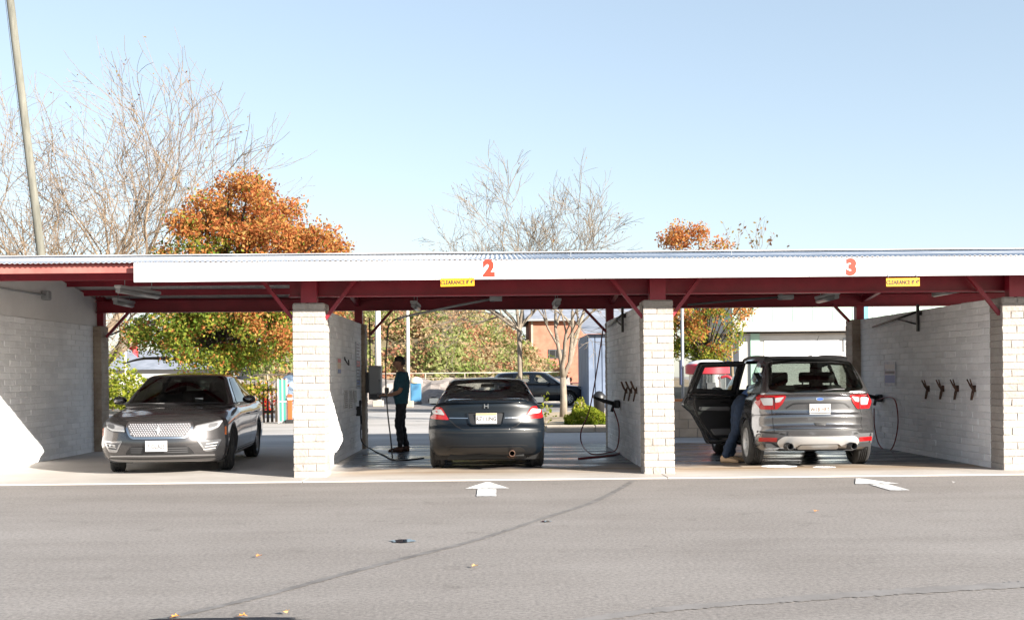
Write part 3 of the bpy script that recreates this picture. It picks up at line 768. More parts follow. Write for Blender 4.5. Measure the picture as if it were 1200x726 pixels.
    def seats(s, rows, zbase, htop):
        for y, xs_ in rows:
            for x in xs_:
                bm = bmesh.new(); box(bm, x-.23, x+.23, y-.07, y+.07, zbase, htop-.20, .04, 2); o = from_bm('seat', bm, M_interior, s.t, True)
                bm = bmesh.new(); box(bm, x-.13, x+.13, y-.05, y+.05, htop-.17, htop, .035, 2); box(bm, x-.08, x-.06, y-.01, y+.01, htop-.22, htop-.15); box(bm, x+.06, x+.08, y-.01, y+.01, htop-.22, htop-.15); from_bm('headrest', bm, M_interior, o, True)

def paint(name, col, metal=.5, rough=.34, coat=1.0):
    mt = mat(name, col, rough, metal, coat); T = mt.node_tree; b = T.nodes['Principled BSDF']
    b.inputs['Specular IOR Level'].default_value = .3
    d = N(mt, 'ShaderNodeTexNoise', Scale=6, Detail=8); g = N(mt, 'ShaderNodeNewGeometry'); T.links.new(g.outputs['Position'], d.inputs['Vector'])
    mr = N(mt, 'ShaderNodeMapRange'); mr.inputs[3].default_value = .02; mr.inputs[4].default_value = .08; T.links.new(d.outputs[0], mr.inputs[0]); T.links.new(mr.outputs[0], b.inputs['Coat Roughness'])
    return mt
M_pgrey = paint('paint_charcoal', (.095, .092, .095), .85, .22)
M_pblack = paint('paint_dark_navy', (.003, .006, .010), .0, .35, .35)
M_psuv = paint('paint_magnetic_grey', (.19, .19, .196), .9, .2)
M_ptruck = paint('paint_truck_black', (.006, .008, .014), .2, .3)

# ---- grey sedan, bay one, nose towards the lot
sedan = dict(L=4.92, W=1.86, r=.11, R=.335, rim=.235, Ra=.375, ax0=.96, ax1=3.81, kf=.40, kr=.30, pf=2.5,
    top=[(0, .76), (.12, .815), (.5, .885), (1.3, .985), (1.7, 1.0), (3.0, 1.0), (4.2, 1.03), (4.75, 1.05), (4.92, 1.0)],
    bot=[(0, .20), (.5, .17), (2.4, .17), (4.4, .2), (4.92, .30)],
    hw=[(0, .86), (.5, .915), (1.2, .93), (3.6, .93), (4.4, .915), (4.92, .86)],
    sec=[(-1, .93), (-.6, .975), (-.1, 1.0), (.35, .985), (.62, .985), (1, .95)],
    yf=[(-1, .10), (-.6, .03), (-.1, .0), (.5, .03), (1, .14)], yr=[(-1, -.12), (-.4, 0), (.4, -.01), (1, -.05)],
    crown=[(0, .06), (.5, .075), (1.2, .075), (1.9, .04), (3.9, .04), (4.92, .06)],
    cab=dict(base0=1.18, base1=4.62, roof0=2.02, roof1=3.35, kf=.22, kr=.16, crown=.035, lid=(1.5, 4.2),
        roof=[(1.2, 1.35), (2.0, 1.445), (2.7, 1.482), (3.4, 1.45), (4.6, 1.3)], zb=[(1.1, .92), (1.7, .95), (4.2, .98), (4.7, 1.0)],
        wb=[(1.1, .80), (1.9, .865), (3.6, .865), (4.6, .70)], wr=[(1.9, .60), (2.6, .62), (3.5, .585), (4.0, .5)],
        ff=[(0, 0), (.5, .47), (1, 1)], fr=[(0, 0), (.5, .52), (1, 1)]))
base = G(185, 549); c = Car('parked_sedan', 'charcoal grey sedan with mesh chrome grille parked nose out in bay one', 'car', sedan, M_pgrey, (0, 0, .018), 0)
fr_c = P(187, 520, 16.62)
c.t.location = (fr_c.x, 16.55, .018); c.t.rotation_euler = (0, 0, R(4.2))
c.arches()
ws = rnd([(-.76, .985), (.76, .985), (.575, 1.415), (-.575, 1.415)], .06)
c.window(ws, '-y', M_darkglass, name='windscreen')
c.window(rnd([(-.60, 1.10), (.60, 1.10), (.48, 1.40), (-.48, 1.40)], .06), '+y', M_darkglass, name='rear_window')
fd = rnd([(1.78, 1.005), (2.78, 1.01), (2.75, 1.40), (2.30, 1.375)], .03); rd = rnd([(2.85, 1.01), (3.85, 1.045), (3.72, 1.20), (3.42, 1.355), (2.82, 1.405)], .03)
for ax in ('-x', '+x'):
    c.window(fd, ax, M_darkglass); c.window(rd, ax, M_darkglass)
    c.seam([(1.55, .28), (1.50, .75), (1.62, .96), (1.72, .99)], ax); c.seam([(2.80, .27), (2.82, .99)], ax); c.seam([(3.42, .62), (3.62, .80), (3.90, 1.03)], ax)
    c.seam([(1.62, .255), (3.35, .255)], ax, .035, M_chrome, .006, 'sill_trim'); c.seam([(1.5, .30), (3.4, .31)], ax, .008)
    c.seam([(1.74, .985), (2.8, .992), (3.95, 1.035)], ax, .018, M_chrome, .006, 'window_trim')
    for y_ in (2.62, 3.62): c.patch('door_handle', rnd([(y_-.11, .80), (y_+.11, .81), (y_+.11, .835), (y_-.11, .825)], .01), ax, M_pgrey, .03, .03)
    c.patch('marker_lamp', rnd([(.42, .56), (.45, .56), (.47, .68), (.44, .68)], .01), ax, M_lampo, .006)
# face
grille = rnd([(-.455, .765), (.455, .765), (.475, .68), (.40, .525), (-.40, .525), (-.475, .68)], .07, 4)
c.patch('grille_shell', grille, '-y', M_chrome, .028, .035)
g2 = inset(grille, .030); gp = c.patch('grille_back', g2, '-y', M_dgrey, .031, 0)
mb = MB()
for row in range(9):
    for k in range(-13, 14):
        x_, z_ = k*.035+(.0175 if row % 2 else 0), .548+row*.0245
        if not inpoly(x_, z_, inset(g2, .012)): continue
        q, _ = c.proj((x_, z_), '-y', .034); d_ = .0165
        mb.add([q+Vector((0, -.008, 0)), q+Vector((d_, 0, 0)), q+Vector((0, 0, d_*.95)), q+Vector((-d_, 0, 0)), q+Vector((0, 0, -d_*.95))], [(0, 1, 2), (0, 2, 3), (0, 3, 4), (0, 4, 1)])
mb.build('grille_mesh', M_bright, gp)
star = []
for k in range(8):
    a = math.pi/4*k; rr_ = .052 if k % 2 == 0 else .018; rr_ *= 1.35 if k in (2, 6) else 1; star.append((rr_*math.cos(a), .648+rr_*math.sin(a)))
c.patch('emblem', star, '-y', M_silver, .052, .012)
for mr_ in (0, 1):
    q = mir if mr_ else (lambda p: p)
    hl = rnd([(.475, .615), (.70, .625), (.80, .67), (.845, .765), (.80, .775), (.66, .74), (.49, .705)], .03)
    h = c.patch('headlight', q(hl), '-y', M_dgrey, .006, .02)
    c.patch('headlight_lens', q(inset(hl, .016)), '-y', M_headl, .012, 0, parent=h)
    c.patch('projector', q(rnd([(.66, .67), (.77, .68), (.785, .735), (.67, .725)], .03)), '-y', M_dgrey, .015, 0, parent=h)
    c.patch('running_light', q([(.49, .63), (.69, .638), (.79, .68), (.83, .757), (.815, .757), (.775, .692), (.685, .655), (.49, .647)]), '-y', M_lampw, .016, 0, parent=h)
    fl = rnd([(.52, .50), (.62, .33), (.76, .335), (.84, .50), (.70, .49)], .025)
    f_ = c.patch('fog_surround', q(fl), '-y', M_chrome, .010, .02); c.patch('fog_recess', q(inset(fl, .025)), '-y', M_dgrey, .012, 0, parent=f_)
    for k in range(3): c.seam([((-1 if mr_ else 1)*(.60+.02*k), .36+.04*k), ((-1 if mr_ else 1)*(.76+.015*k), .375+.04*k)], '-y', .012, M_silver, .016, 'fog_bar', parent=f_)
lg = rnd([(-.50, .30), (.50, .30), (.40, .425), (-.40, .425)], .05)
l_ = c.patch('lower_grille', lg, '-y', M_black, .004, .01)
for z_ in (.335, .365, .395): c.seam([(-.40, z_), (.40, z_)], '-y', .009, M_dgrey, .008, 'grille_bar', parent=l_)
c.seam([(-.74, .275), (-.5, .285), (.5, .285), (.74, .275)], '-y', .022, M_chrome, .012, 'lower_trim')
c.seam([(-.78, .235), (.78, .235)], '-y', .012, M_black, .004, 'bumper_gap')
c.seam([(-.66, .775), (-.45, .782), (.45, .782), (.66, .775)], '-y', .009)
c.plate(-.02, .43, '-y', 'F GLASS', (M_plate, None, M_dgrey), lift=.035)
c.mirror(1.98, 1.05, .90, 1, M_pgrey, -1); c.mirror(1.98, 1.05, .90, -1, M_pgrey, -1)
for sx in (-.45, .45): tube('wiper', [(sx-.28, 1.16, 1.0), (sx, 1.20, 1.015), (sx+.30, 1.18, 1.012)], .010, M_black, c.t, 6)
c.seats([(2.75, (-.38, .38)), (3.55, (-.40, .40))], .95, 1.34)
boxo('dashboard', -.70, .70, 1.72, 1.95, .96, 1.04, M_interior, c.t, .02); boxo('parcel_shelf', -.66, .66, 3.7, 4.2, .97, 1.06, M_interior, c.t, .02)
q_ = c.proj((.32, 1.06), '-y', -.01)[0]; o = boxo('sticker', q_.x-.06, q_.x+.06, q_.y, q_.y+.003, q_.z-.02, q_.z+.03, M_plate, c.t)
bm = bmesh.new(); box(bm, -.11, .11, 2.22, 2.25, 1.31, 1.37, .012); from_bm('interior_mirror', bm, M_dgrey, c.t)
c.build()
for x_, y_, st in ((-.795, .96, R(13)), (.795, .96, R(13)), (-.795, 3.81, 0), (.795, 3.81, 0)): c.wheel(x_, y_, st, 10, side=1 if x_ > 0 else -1)
SED = c

# ---- dark coupe, bay two, tail towards the lot
coupe = dict(L=4.44, W=1.75, r=.10, R=.315, rim=.205, Ra=.355, ax0=.92, ax1=3.57, kf=.35, kr=.26, pr=2.8,
    top=[(0, .66), (.15, .72), (.6, .81), (1.1, .90), (1.6, .94), (3.0, .96), (3.9, 1.0), (4.35, 1.035), (4.44, 1.02)],
    bot=[(0, .22), (.5, .18), (2.2, .18), (4.0, .21), (4.44, .27)],
    hw=[(0, .80), (.5, .865), (1.2, .875), (3.4, .875), (4.0, .865), (4.44, .80)],
    sec=[(-1, .92), (-.6, .97), (-.1, 1.0), (.35, .985), (.65, .955), (1, .885)],
    yf=[(-1, .10), (-.5, .0), (.3, .02), (1, .15)], yr=[(-1, -.14), (-.7, -.04), (-.25, .0), (-.05, -.005), (.1, -.07), (.6, -.10), (1, -.085)],
    crown=[(0, .05), (1, .06), (2, .03), (3.7, .02), (4.44, .015)],
    cab=dict(base0=1.0, base1=4.15, roof0=1.95, roof1=2.95, kf=.2, kr=.20, crown=.035, lid=(1.35, 3.95),
        roof=[(1, 1.25), (1.9, 1.34), (2.5, 1.362), (3.0, 1.33), (4.1, 1.2)], zb=[(1, .86), (1.6, .90), (3.9, .95), (4.2, .97)],
        wb=[(1, .72), (1.8, .80), (3.3, .80), (4.1, .72)], wr=[(1.9, .56), (2.5, .575), (3.0, .55), (3.6, .5)],
        ff=[(0, 0), (.5, .47), (1, 1)], fr=[(0, 0), (.5, .55), (1, 1)]))
cp = G(569, 547); c = Car('parked_coupe', 'dark navy two door coupe parked tail out in bay two', 'car', coupe, M_pblack, (0, 0, .018), 0)
r_ = P(570, 500, 16.72); c.t.location = (r_.x, 16.72+4.44, .018); c.t.rotation_euler = (0, 0, math.pi+R(.0))
c.arches()
c.window(rnd([(-.665, 1.015), (.665, 1.015), (.53, 1.285), (.25, 1.31), (-.25, 1.31), (-.53, 1.285)], .05), '+y', M_glass, name='rear_window')
c.window(rnd([(-.70, .90), (.70, .90), (.53, 1.31), (-.53, 1.31)], .05), '-y', M_glass, name='windscreen')
for ax in ('-x', '+x'):
    c.window(rnd([(1.55, .955), (2.72, .965), (2.68, 1.29), (2.15, 1.26)], .03), ax, M_glass); c.window(rnd([(2.80, .97), (3.45, 1.02), (3.22, 1.20), (2.77, 1.28)], .03), ax, M_darkglass)
    c.seam([(1.45, .28), (1.40, .75), (1.55, .93)], ax); c.seam([(2.78, .27), (2.86, .70), (2.80, .94)], ax); c.patch('door_handle', rnd([(2.50, .77), (2.72, .78), (2.72, .81), (2.5, .80)], .01), ax, M_pblack, .03, .03)
for mr_ in (0, 1):
    q = mir if mr_ else (lambda p: p); sg = -1 if mr_ else 1
    tl = rnd([(.545, .745), (.83, .760), (.84, .86), (.815, .935), (.66, .930)], .025)
    t_ = c.patch('tail_light', q(tl), '+y', M_lampr, .010, .02, grid=.05)
    c.patch('tail_light_lens', q(rnd([(.605, .815), (.79, .835), (.80, .885), (.665, .905)], .02)), '+y', M_lampw, .016, 0, parent=t_, grid=.05)
    c.seam([(sg*.33, .61), (sg*.44, .655), (sg*.545, .752)], '+y', .014)
    c.seam([(sg*.66, .93), (sg*.66, .985)], '+y', .008)
    c.seam([(sg*.845, .28), (sg*.84, .58)], '+y', .006)
c.seam([(-.33, .61), (.33, .61)], '+y', .014); c.seam([(-.545, .775), (-.26, .772)], '+y', .012, M_chrome, .004, 'trunk_crease'); c.seam([(.545, .775), (.26, .772)], '+y', .012, M_chrome, .004, 'trunk_crease')
pr_ = c.patch('plate_recess', rnd([(-.24, .665), (.24, .665), (.285, .865), (-.285, .865)], .04), '+y', M_black, .004, .01)
c.seam(rnd([(-.235, .668), (.235, .668), (.28, .862), (-.28, .862)], .04), '+y', .018, M_pblack, .016, 'recess_rim', True, parent=pr_, rise=.012)
c.plate(0, .765, '+y', 'RZ1-UNG', (M_plate, M_platey, M_ink), lift=.022)
c.patch('rear_spoiler', rnd([(-.60, .985), (.60, .985), (.58, 1.010), (-.58, 1.010)], .012), '+y', M_pblack, .035, .04)
# badge: an upright letter inside a frame
q, _ = c.proj((0, .945), '+y', .012); bd = MB()
def bbox(x0, x1, z0, z1):
    V = [Vector((q.x+x, q.y+y, q.z+z)) for x in (x0, x1) for y in (0, .01) for z in (z0, z1)]; bd.add(V, [(0, 1, 3, 2), (4, 6, 7, 5), (0, 4, 5, 1), (2, 3, 7, 6), (1, 5, 7, 3), (0, 2, 6, 4)])
bbox(-.032, -.020, -.03, .03); bbox(.020, .032, -.03, .03); bbox(-.02, .02, -.006, .006); bd.build('emblem', M_chrome, c.t)
c.patch('number_plate_light', rnd([(-.22, .868), (.22, .868), (.21, .885), (-.21, .885)], .008), '+y', M_pblack, .02, .02)
c.seam([(-.80, .565), (.80, .565)], '+y', .012, M_black, .003, 'bumper_gap')
c.patch('diffuser', rnd([(-.58, .275), (.58, .275), (.50, .345), (-.50, .345)], .03), '+y', M_black, .006, .01)
c.seam([(-.60, .36), (-.5, .375), (.5, .375), (.60, .36)], '+y', .010, M_black, .003, 'bumper_gap')
ex = P(600, 527, 16.85); ex = (ex.x-r_.x)*-1
o = MB(); V, Fc = lathe_data([(.045, 4.1), (.045, 4.40), (.036, 4.40), (.036, 4.2)], 18, 'y'); o.add([Vector((v[0]+ex, v[1], v[2]+.255)) for v in V], Fc); o.build('exhaust', M_rust, c.t, True)
o = MB(); V, Fc = lathe_data([(.001, 3.6), (.10, 3.62), (.10, 4.08), (.001, 4.1)], 18, 'y'); o.add([Vector((v[0]+ex, v[1], v[2]*.8+.24)) for v in V], Fc); o.build('silencer', M_rust, c.t, True)
boxo('rear_axle', -.7, .7, 3.52, 3.60, .20, .27, M_black, c.t, .01); boxo('underbody', -.60, .60, .6, 3.9, .125, .20, M_black, c.t, .02)
c.mirror(1.78, .98, .79, 1, M_pblack, 1); c.mirror(1.78, .98, .75, -1, M_pblack, 1)
c.seats([(2.35, (-.36, .36)), (3.15, (-.34, .34))], .90, 1.20); boxo('parcel_shelf', -.62, .62, 3.35, 3.9, .93, .985, M_interior, c.t, .02)
V, Fc = [], []
tube('steering_wheel', [Vector((.36+.18*math.cos(a), 1.80-.05*math.sin(a), .99+.18*math.sin(a))) for a in [2*math.pi*i/20 for i in range(21)]], .016, M_interior, c.t, 6)
bm = bmesh.new(); box(bm, -.11, .11, 2.02, 2.05, 1.20, 1.26, .012); from_bm('interior_mirror', bm, M_dgrey, c.t)
c.build()
for x_, y_ in ((-.745, .92), (.745, .92), (-.75, 3.57), (.75, 3.57)): c.wheel(x_, y_, 0, 5, M_dgrey, 1 if x_ > 0 else -1, .215)

# ---- grey SUV, bay three, tail towards the lot, one rear door open
suv = dict(L=4.52, W=1.84, r=.10, R=.345, rim=.225, Ra=.385, ax0=.92, ax1=3.61, kf=.35, kr=.36, pr=2.4,
    top=[(0, .86), (.2, .93), (.9, 1.02), (1.3, 1.05), (3.0, 1.08), (4.2, 1.12), (4.52, 1.10)],
    bot=[(0, .26), (.5, .22), (2.2, .22), (4.0, .24), (4.52, .33)],
    hw=[(0, .82), (.5, .905), (1.2, .92), (3.6, .92), (4.2, .905), (4.52, .85)],
    sec=[(-1, .93), (-.6, .97), (-.1, 1.0), (.35, .99), (.65, .975), (1, .93)],
    yf=[(-1, .08), (-.5, .0), (.3, .01), (1, .12)], yr=[(-1, -.10), (-.72, -.02), (-.5, .0), (-.30, -.0), (-.26, -.05), (.0, -.055), (.12, -.04), (.28, -.085), (.55, -.08), (.75, -.075), (1, -.09)],
    crown=[(0, .05), (1, .06), (2, .03), (3.7, .02), (4.52, .02)],
    cab=dict(base0=.98, base1=4.44, roof0=1.85, roof1=4.05, kf=.2, kr=.16, crown=.045, lid=(1.3, 4.3),
        roof=[(1, 1.5), (1.8, 1.62), (2.6, 1.665), (3.6, 1.64), (4.1, 1.605), (4.4, 1.58)], zb=[(1, .96), (1.6, 1.0), (3.9, 1.04), (4.5, 1.06)],
        wb=[(1, .78), (1.8, .86), (3.5, .86), (4.4, .80)], wr=[(1.8, .60), (2.6, .645), (3.5, .63), (4.1, .595)],
        ff=[(0, 0), (.5, .47), (1, 1)], fr=[(0, 0), (.5, .38), (1, 1)]))
c = Car('parked_suv', 'dark grey SUV with silver tail parked in bay three with its rear door open', 'car', suv, M_psuv, (0, 0, .018), 0)
r_ = P(964, 500, 16.62); c.t.location = (r_.x, 16.60+4.52, .018); c.t.rotation_euler = (0, 0, math.pi+R(-.3)); SUVT = c
c.arches()
rw = rnd([(-.70, 1.145), (-.40, 1.10), (.40, 1.10), (.70, 1.145), (.615, 1.545), (.3, 1.575), (-.3, 1.575), (-.615, 1.545)], .05)
c.window(rw, '+y', M_midglass, name='rear_window')
c.window(rnd([(-.74, 1.03), (.74, 1.03), (.57, 1.58), (-.57, 1.58)], .05), '-y', M_glass, name='windscreen')
FD = rnd([(1.58, 1.075), (2.48, 1.085), (2.44, 1.545), (2.10, 1.51)], .03); RD = rnd([(2.58, 1.085), (3.36, 1.12), (3.26, 1.535), (2.55, 1.55)], .03); QD = rnd([(3.44, 1.135), (3.98, 1.22), (3.80, 1.50), (3.36, 1.53)], .03)
DOOR = rnd([(2.52, .27), (2.53, 1.06), (2.49, 1.585), (3.34, 1.575), (3.44, 1.12), (3.52, .90), (3.33, .76), (3.16, .50), (3.08, .27)], .04)
for ax in ('-x', '+x'):
    c.window(FD, ax, M_glass); c.window(QD, ax, M_glass)
    if ax == '-x': c.window(RD, ax, M_glass); c.seam(DOOR, ax, .010, closed=True)
    c.seam([(1.48, .33), (1.44, .85), (1.55, 1.03)], ax); c.seam([(2.52, .33), (2.52, 1.06)], ax)
    c.seam([(.4, .40), (3.2, .36)], ax, .12, M_black, .006, 'sill_cladding')
    for ya in (.92, 3.61):
        pts = [(ya+.41*math.cos(a), .345+.41*math.sin(a)) for a in [R(-8)+R(196)*i/16 for i in range(17)]]; c.seam(pts, ax, .05, M_black, .006, 'arch_cladding')
    c.patch('door_handle', rnd([(2.3, .90), (2.48, .905), (2.48, .935), (2.3, .93)], .01), ax, M_psuv, .03, .03)
for mr_ in (0, 1):
    q = mir if mr_ else (lambda p: p); sg = -1 if mr_ else 1
    tl = rnd([(.515, .94), (.585, .855), (.80, .855), (.90, 1.02), (.88, 1.065), (.46, 1.055)], .02)
    t_ = c.patch('tail_light', q(tl), '+y', M_lampr, .014, .02, grid=.05)
    c.patch('tail_light_lens', q(rnd([(.64, .915), (.76, .915), (.80, 1.02), (.64, 1.02)], .015)), '+y', M_lampw, .019, 0, parent=t_, grid=.05)
    c.patch('tail_light_lens', q(rnd([(.55, .965), (.61, .955), (.61, 1.02), (.49, 1.035)], .015)), '+y', M_lampw, .019, 0, parent=t_, grid=.05)
    c.seam([(sg*.625, .86), (sg*.625, 1.05)], '+y', .012, M_black, .020, 'lamp_gap', parent=t_)
    c.patch('reflector', q(rnd([(.60, .385), (.835, .385), (.83, .445), (.60, .445)], .01)), '+y', M_lampr, .010, .01)
    c.seam([(sg*.64, .46), (sg*.66, .85)], '+y', .008)
    c.seam([(sg*.50, .50), (sg*.86, .53)], '+y', .03, M_black, .003, 'bumper_gap')
c.patch('bumper_cladding', rnd([(-.86, .335), (.86, .335), (.87, .50), (.60, .50), (.55, .535), (-.55, .535), (-.60, .50), (-.87, .50)], .03), '+y', M_dgrey, .004, .01)
c.patch('bumper_panel', rnd([(-.46, .475), (.46, .475), (.46, .555), (-.46, .555)], .02), '+y', M_psuv, .012, .01)
sk = c.patch('skid_plate', rnd([(-.52, .47), (.52, .47), (.61, .385), (.545, .30), (.33, .315), (.28, .36), (-.28, .36), (-.33, .315), (-.545, .30), (-.61, .385)], .05), '+y', M_silver, .022, .03)
c.patch('skid_plate_lower', rnd([(-.30, .275), (.30, .275), (.27, .345), (-.27, .345)], .03), '+y', M_silver, .016, .02, parent=sk)
for sg in (-1, 1):
    o = MB(); V, Fc = lathe_data([(.052, 4.2), (.052, 4.56), (.043, 4.56), (.043, 4.3), (.001, 4.3)], 20, 'y'); o.add([Vector((v[0]+sg*.46, v[1], v[2]+.325)) for v in V], Fc); o.build('exhaust', M_black, c.t, True)
c.patch('tailgate_handle', rnd([(-.10, .665), (-.065, .625), (.065, .625), (.10, .665)], .01), '+y', M_black, .005, .01)
c.seam([(-.62, .575), (.62, .575)], '+y', .012, M_black, .003, 'tailgate_gap')
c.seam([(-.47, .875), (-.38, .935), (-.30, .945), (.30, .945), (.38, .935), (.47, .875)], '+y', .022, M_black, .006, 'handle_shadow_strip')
c.seam([(-.62, .80), (.62, .80)], '+y', .010, M_psuv, .012, 'tailgate_crease', rise=.006)
c.plate(.0, .86, '+y', 'W18 HFT', (M_plate, M_platey, M_rust), lift=.02, band=False)
el = [(.058*math.cos(2*math.pi*i/20), 1.005+.024*math.sin(2*math.pi*i/20)) for i in range(20)]
e_ = c.patch('emblem', el, '+y', M_chrome, .012, .01); c.patch('emblem_face', [(x*.8, 1.005+(z-1.005)*.75) for x, z in el], '+y', mat('badge_blue', (.03, .08, .30), .3), .014, 0, parent=e_)
for k, ch in enumerate('SEL'):
    pass
c.patch('brake_light', rnd([(-.16, 1.585), (.16, 1.585), (.15, 1.605), (-.15, 1.605)], .006), '+y', M_lampr, .01, .01)
c.patch('roof_spoiler', rnd([(-.62, 1.575), (.62, 1.575), (.56, 1.605), (-.56, 1.605)], .01), '+y', M_black, .05, .06)
q, _ = c.proj((-.05, 1.12), '+y', .02); q2, _ = c.proj((-.38, 1.14), '+y', .02)
tube('rear_wiper', [q, (q+q2)/2+Vector((0, .01, .01)), q2], .010, M_dgrey, c.t, 6)
tube('aerial', [(0, 3.95, 1.60), (0, 4.02, 1.66), (-.06, 4.22, 1.93)], [.010, .006, .003], M_black, c.t, 6)
o = boxo('aerial_base', -.03, .03, 3.88, 4.0, 1.60, 1.645, M_black, c.t, .015)
c.patch('roof_rail', rnd([(-.60, 2.0), (-.56, 2.0), (-.54, 3.8), (-.58, 3.8)], .01), '+z', M_black, .04, .04); c.patch('roof_rail', rnd([(.56, 2.0), (.60, 2.0), (.58, 3.8), (.54, 3.8)], .01), '+z', M_black, .04, .04)
c.mirror(1.80, 1.10, .89, 1, M_psuv, 1); c.mirror(1.80, 1.10, .89, -1, M_psuv, 1)
# the open rear door, on the car's left flank
HX, HY = .88, 2.55; ang = R(68)
dr = thing('tmp', None, None); bpy.data.objects.remove(dr)
outer = []
sp = DOOR
for i in range(len(c.F)):
    ce = c.cen(i)
    if ce.x > .4 and abs(c.nor(i).z) < .85 and inpoly(ce.y, ce.z, sp): outer.append(i); c.keep[i] = False
Mh = Matrix.Translation((HX, HY, 0)) @ Matrix.Rotation(-ang, 4, 'Z') @ Matrix.Translation((-HX, -HY, 0))
rdi = inset(RD, -.005); V = {}; VV = []; FF = []; mi_ = []
used = [i for i in outer if not all(inpoly(c.V[q].y, c.V[q].z, inset(RD, .012)) for q in c.F[i])]
def vget(q, inn):
    k = (q, inn)
    if k not in V:
        V[k] = len(VV); p = c.V[q].copy()
        if inn: p.x -= .075 if p.z < 1.08 else .04
        VV.append(Mh @ p)
    return V[k]
ec = {}
for i in used:
    f = c.F[i]; FF.append(tuple(vget(q, 0) for q in f)); mi_.append(0); FF.append(tuple(vget(q, 1) for q in reversed(f))); mi_.append(1)
    for a, b in zip(f, f[1:]+f[:1]): ec[(a, b)] = 1
def snapto(p, poly):
    best = None
    for i in range(len(poly)):
        a_, b_ = Vector(poly[i-1]), Vector(poly[i]); d_ = b_-a_; t_ = max(0, min(1, (p-a_).dot(d_)/max(d_.length_squared, 1e-9))); q_ = a_+d_*t_
        if best is None or (q_-p).length < best[0]: best = ((q_-p).length, q_)
    return best
for q in {v for (a, b) in ec if (b, a) not in ec for v in (a, b)}:
    p = c.V[q]; s1 = snapto(Vector((p.y, p.z)), DOOR); s2 = snapto(Vector((p.y, p.z)), inset(RD, .018)); b_ = min(s1, s2, key=lambda s_: s_[0])
    if b_[0] < .06:
        for inn in (0, 1):
            w_ = p.copy(); w_.y, w_.z = b_[1]
            if inn: w_.x -= .075 if p.z < 1.08 else .04
            VV[V[(q, inn)]] = Mh @ w_
for (a, b) in ec:
    if (b, a) not in ec: FF.append((vget(b, 0), vget(a, 0), vget(a, 1), vget(b, 1))); mi_.append(1)
door = pyd('rear_door', VV, FF, [M_psuv, M_interior], c.t, True, mi_); door.data.set_sharp_from_angle(angle=R(40))
door['label'] = 'rear door swung wide open'
n0 = set(bpy.data.objects)
wn = c.patch('window', RD, '+x', M_glass, -.01, 0, parent=door); c.seam(inset(RD, .016), '+x', .05, M_black, .005, 'window_seal', True, parent=door)
c.seam(inset(RD, .016), '+x', .05, M_black, -.05, 'inner_seal', True, parent=door); c.seam(inset(DOOR, .02), '+x', .035, M_rubber, -.080, 'weather_strip', True, parent=door)
c.patch('door_card', rnd([(2.62, .36), (3.00, .36), (3.28, .80), (3.34, 1.04), (2.62, 1.02)], .06), '+x', M_black, -.105, .03, parent=door)
c.patch('armrest', rnd([(2.70, .80), (3.24, .82), (3.24, .88), (2.70, .87)], .02), '+x', M_dgrey, -.15, .05, parent=door); c.patch('inner_handle', rnd([(2.72, .93), (2.86, .935), (2.86, .965), (2.72, .96)], .01), '+x', M_chrome, -.125, .02, parent=door)
c.patch('door_pocket', rnd([(2.68, .40), (2.98, .40), (3.04, .50), (2.68, .50)], .03), '+x', M_dgrey, -.14, .04, parent=door)
c.patch('outer_handle', rnd([(3.18, .93), (3.36, .935), (3.36, .965), (3.18, .96)], .01), '+x', M_psuv, .03, .03, parent=door)
c.seam([(3.29, 1.12), (3.20, 1.53)], '+x', .03, M_black, .006, 'window_bar', parent=door)
for o in set(bpy.data.objects)-n0:
    if o.type == 'MESH': o.data.transform(Mh)
# cabin inside: bench, front seats, dark liner behind the opening
boxo('rear_bench', -.70, .62, 2.95, 3.45, .45, .62, M_interior, c.t, .05, 2); boxo('rear_backrest', -.66, .66, 3.42, 3.56, .60, 1.16, M_interior, c.t, .05, 2); boxo('cabin_floor', -.78, .76, 1.3, 4.3, .30, .36, M_interior, c.t)
c.seats([(2.30, (-.38, .38)), (3.50, (-.36, .36))], .60, 1.40); boxo('dashboard', -.70, .70, 1.45, 1.75, .95, 1.12, M_interior, c.t, .03)
for i in range(c.nlow):
    if c.mi[i] == 1: 
        ce = c.cen(i)
        if ce.y < 3.5: c.keep[i] = False
c.build()
for x_, y_ in ((-.79, .92), (.79, .92), (-.80, 3.61), (.80, 3.61)): c.wheel(x_, y_, 0, 10, M_silver, 1 if x_ > 0 else -1, .235)
# ------------------------------------------------------------------ wash fittings on the walls
def onx(px_, py_, X):
    d = ray(px_, py_); return Vector((0, 0, CAM_Z))+d*(X/d.x)
XA, XB, XC = W1+.108, W2-.108, W3-.108          # faces of the partition walls
M_poster = noisy('poster', [(.30, .34, .42), (.52, .52, .55)], 9, 3, .5)
M_noteink = mat('grey_ink', (.16, .15, .16), .6)
def notice(name, lb, X, p0, p1, m_, sgn, rows=0, cols=None, ink=M_noteink):
    a, b = onx(*p0, X), onx(*p1, X); ya, yb = sorted((a.y, b.y)); za, zb = sorted((a.z, b.z)); c = Vector((X, (ya+yb)/2, (za+zb)/2)); t = thing(name, lb, 'sign', c)
    w_, h_ = (yb-ya)/2, (zb-za)/2; boxo('panel', -.006, .006, -w_, w_, -h_, h_, m_, t, .002)
    if cols:
        for i, (c0, c1, mm) in enumerate(cols): boxo('print', sgn*.0065-.0005, sgn*.0065+.0005, -w_*.86, w_*.86, -h_+2*h_*c0, -h_+2*h_*c1, mm, t)
    for r in range(rows):
        zz = h_*(1-(r+.8)*2/(rows+.6)); boxo('print_line', sgn*.008-.0005, sgn*.008+.0005, -w_*.8, w_*(.8 if r % 3 else .35), zz-h_*.35/rows, zz+h_*.35/rows, ink, t)
    return t
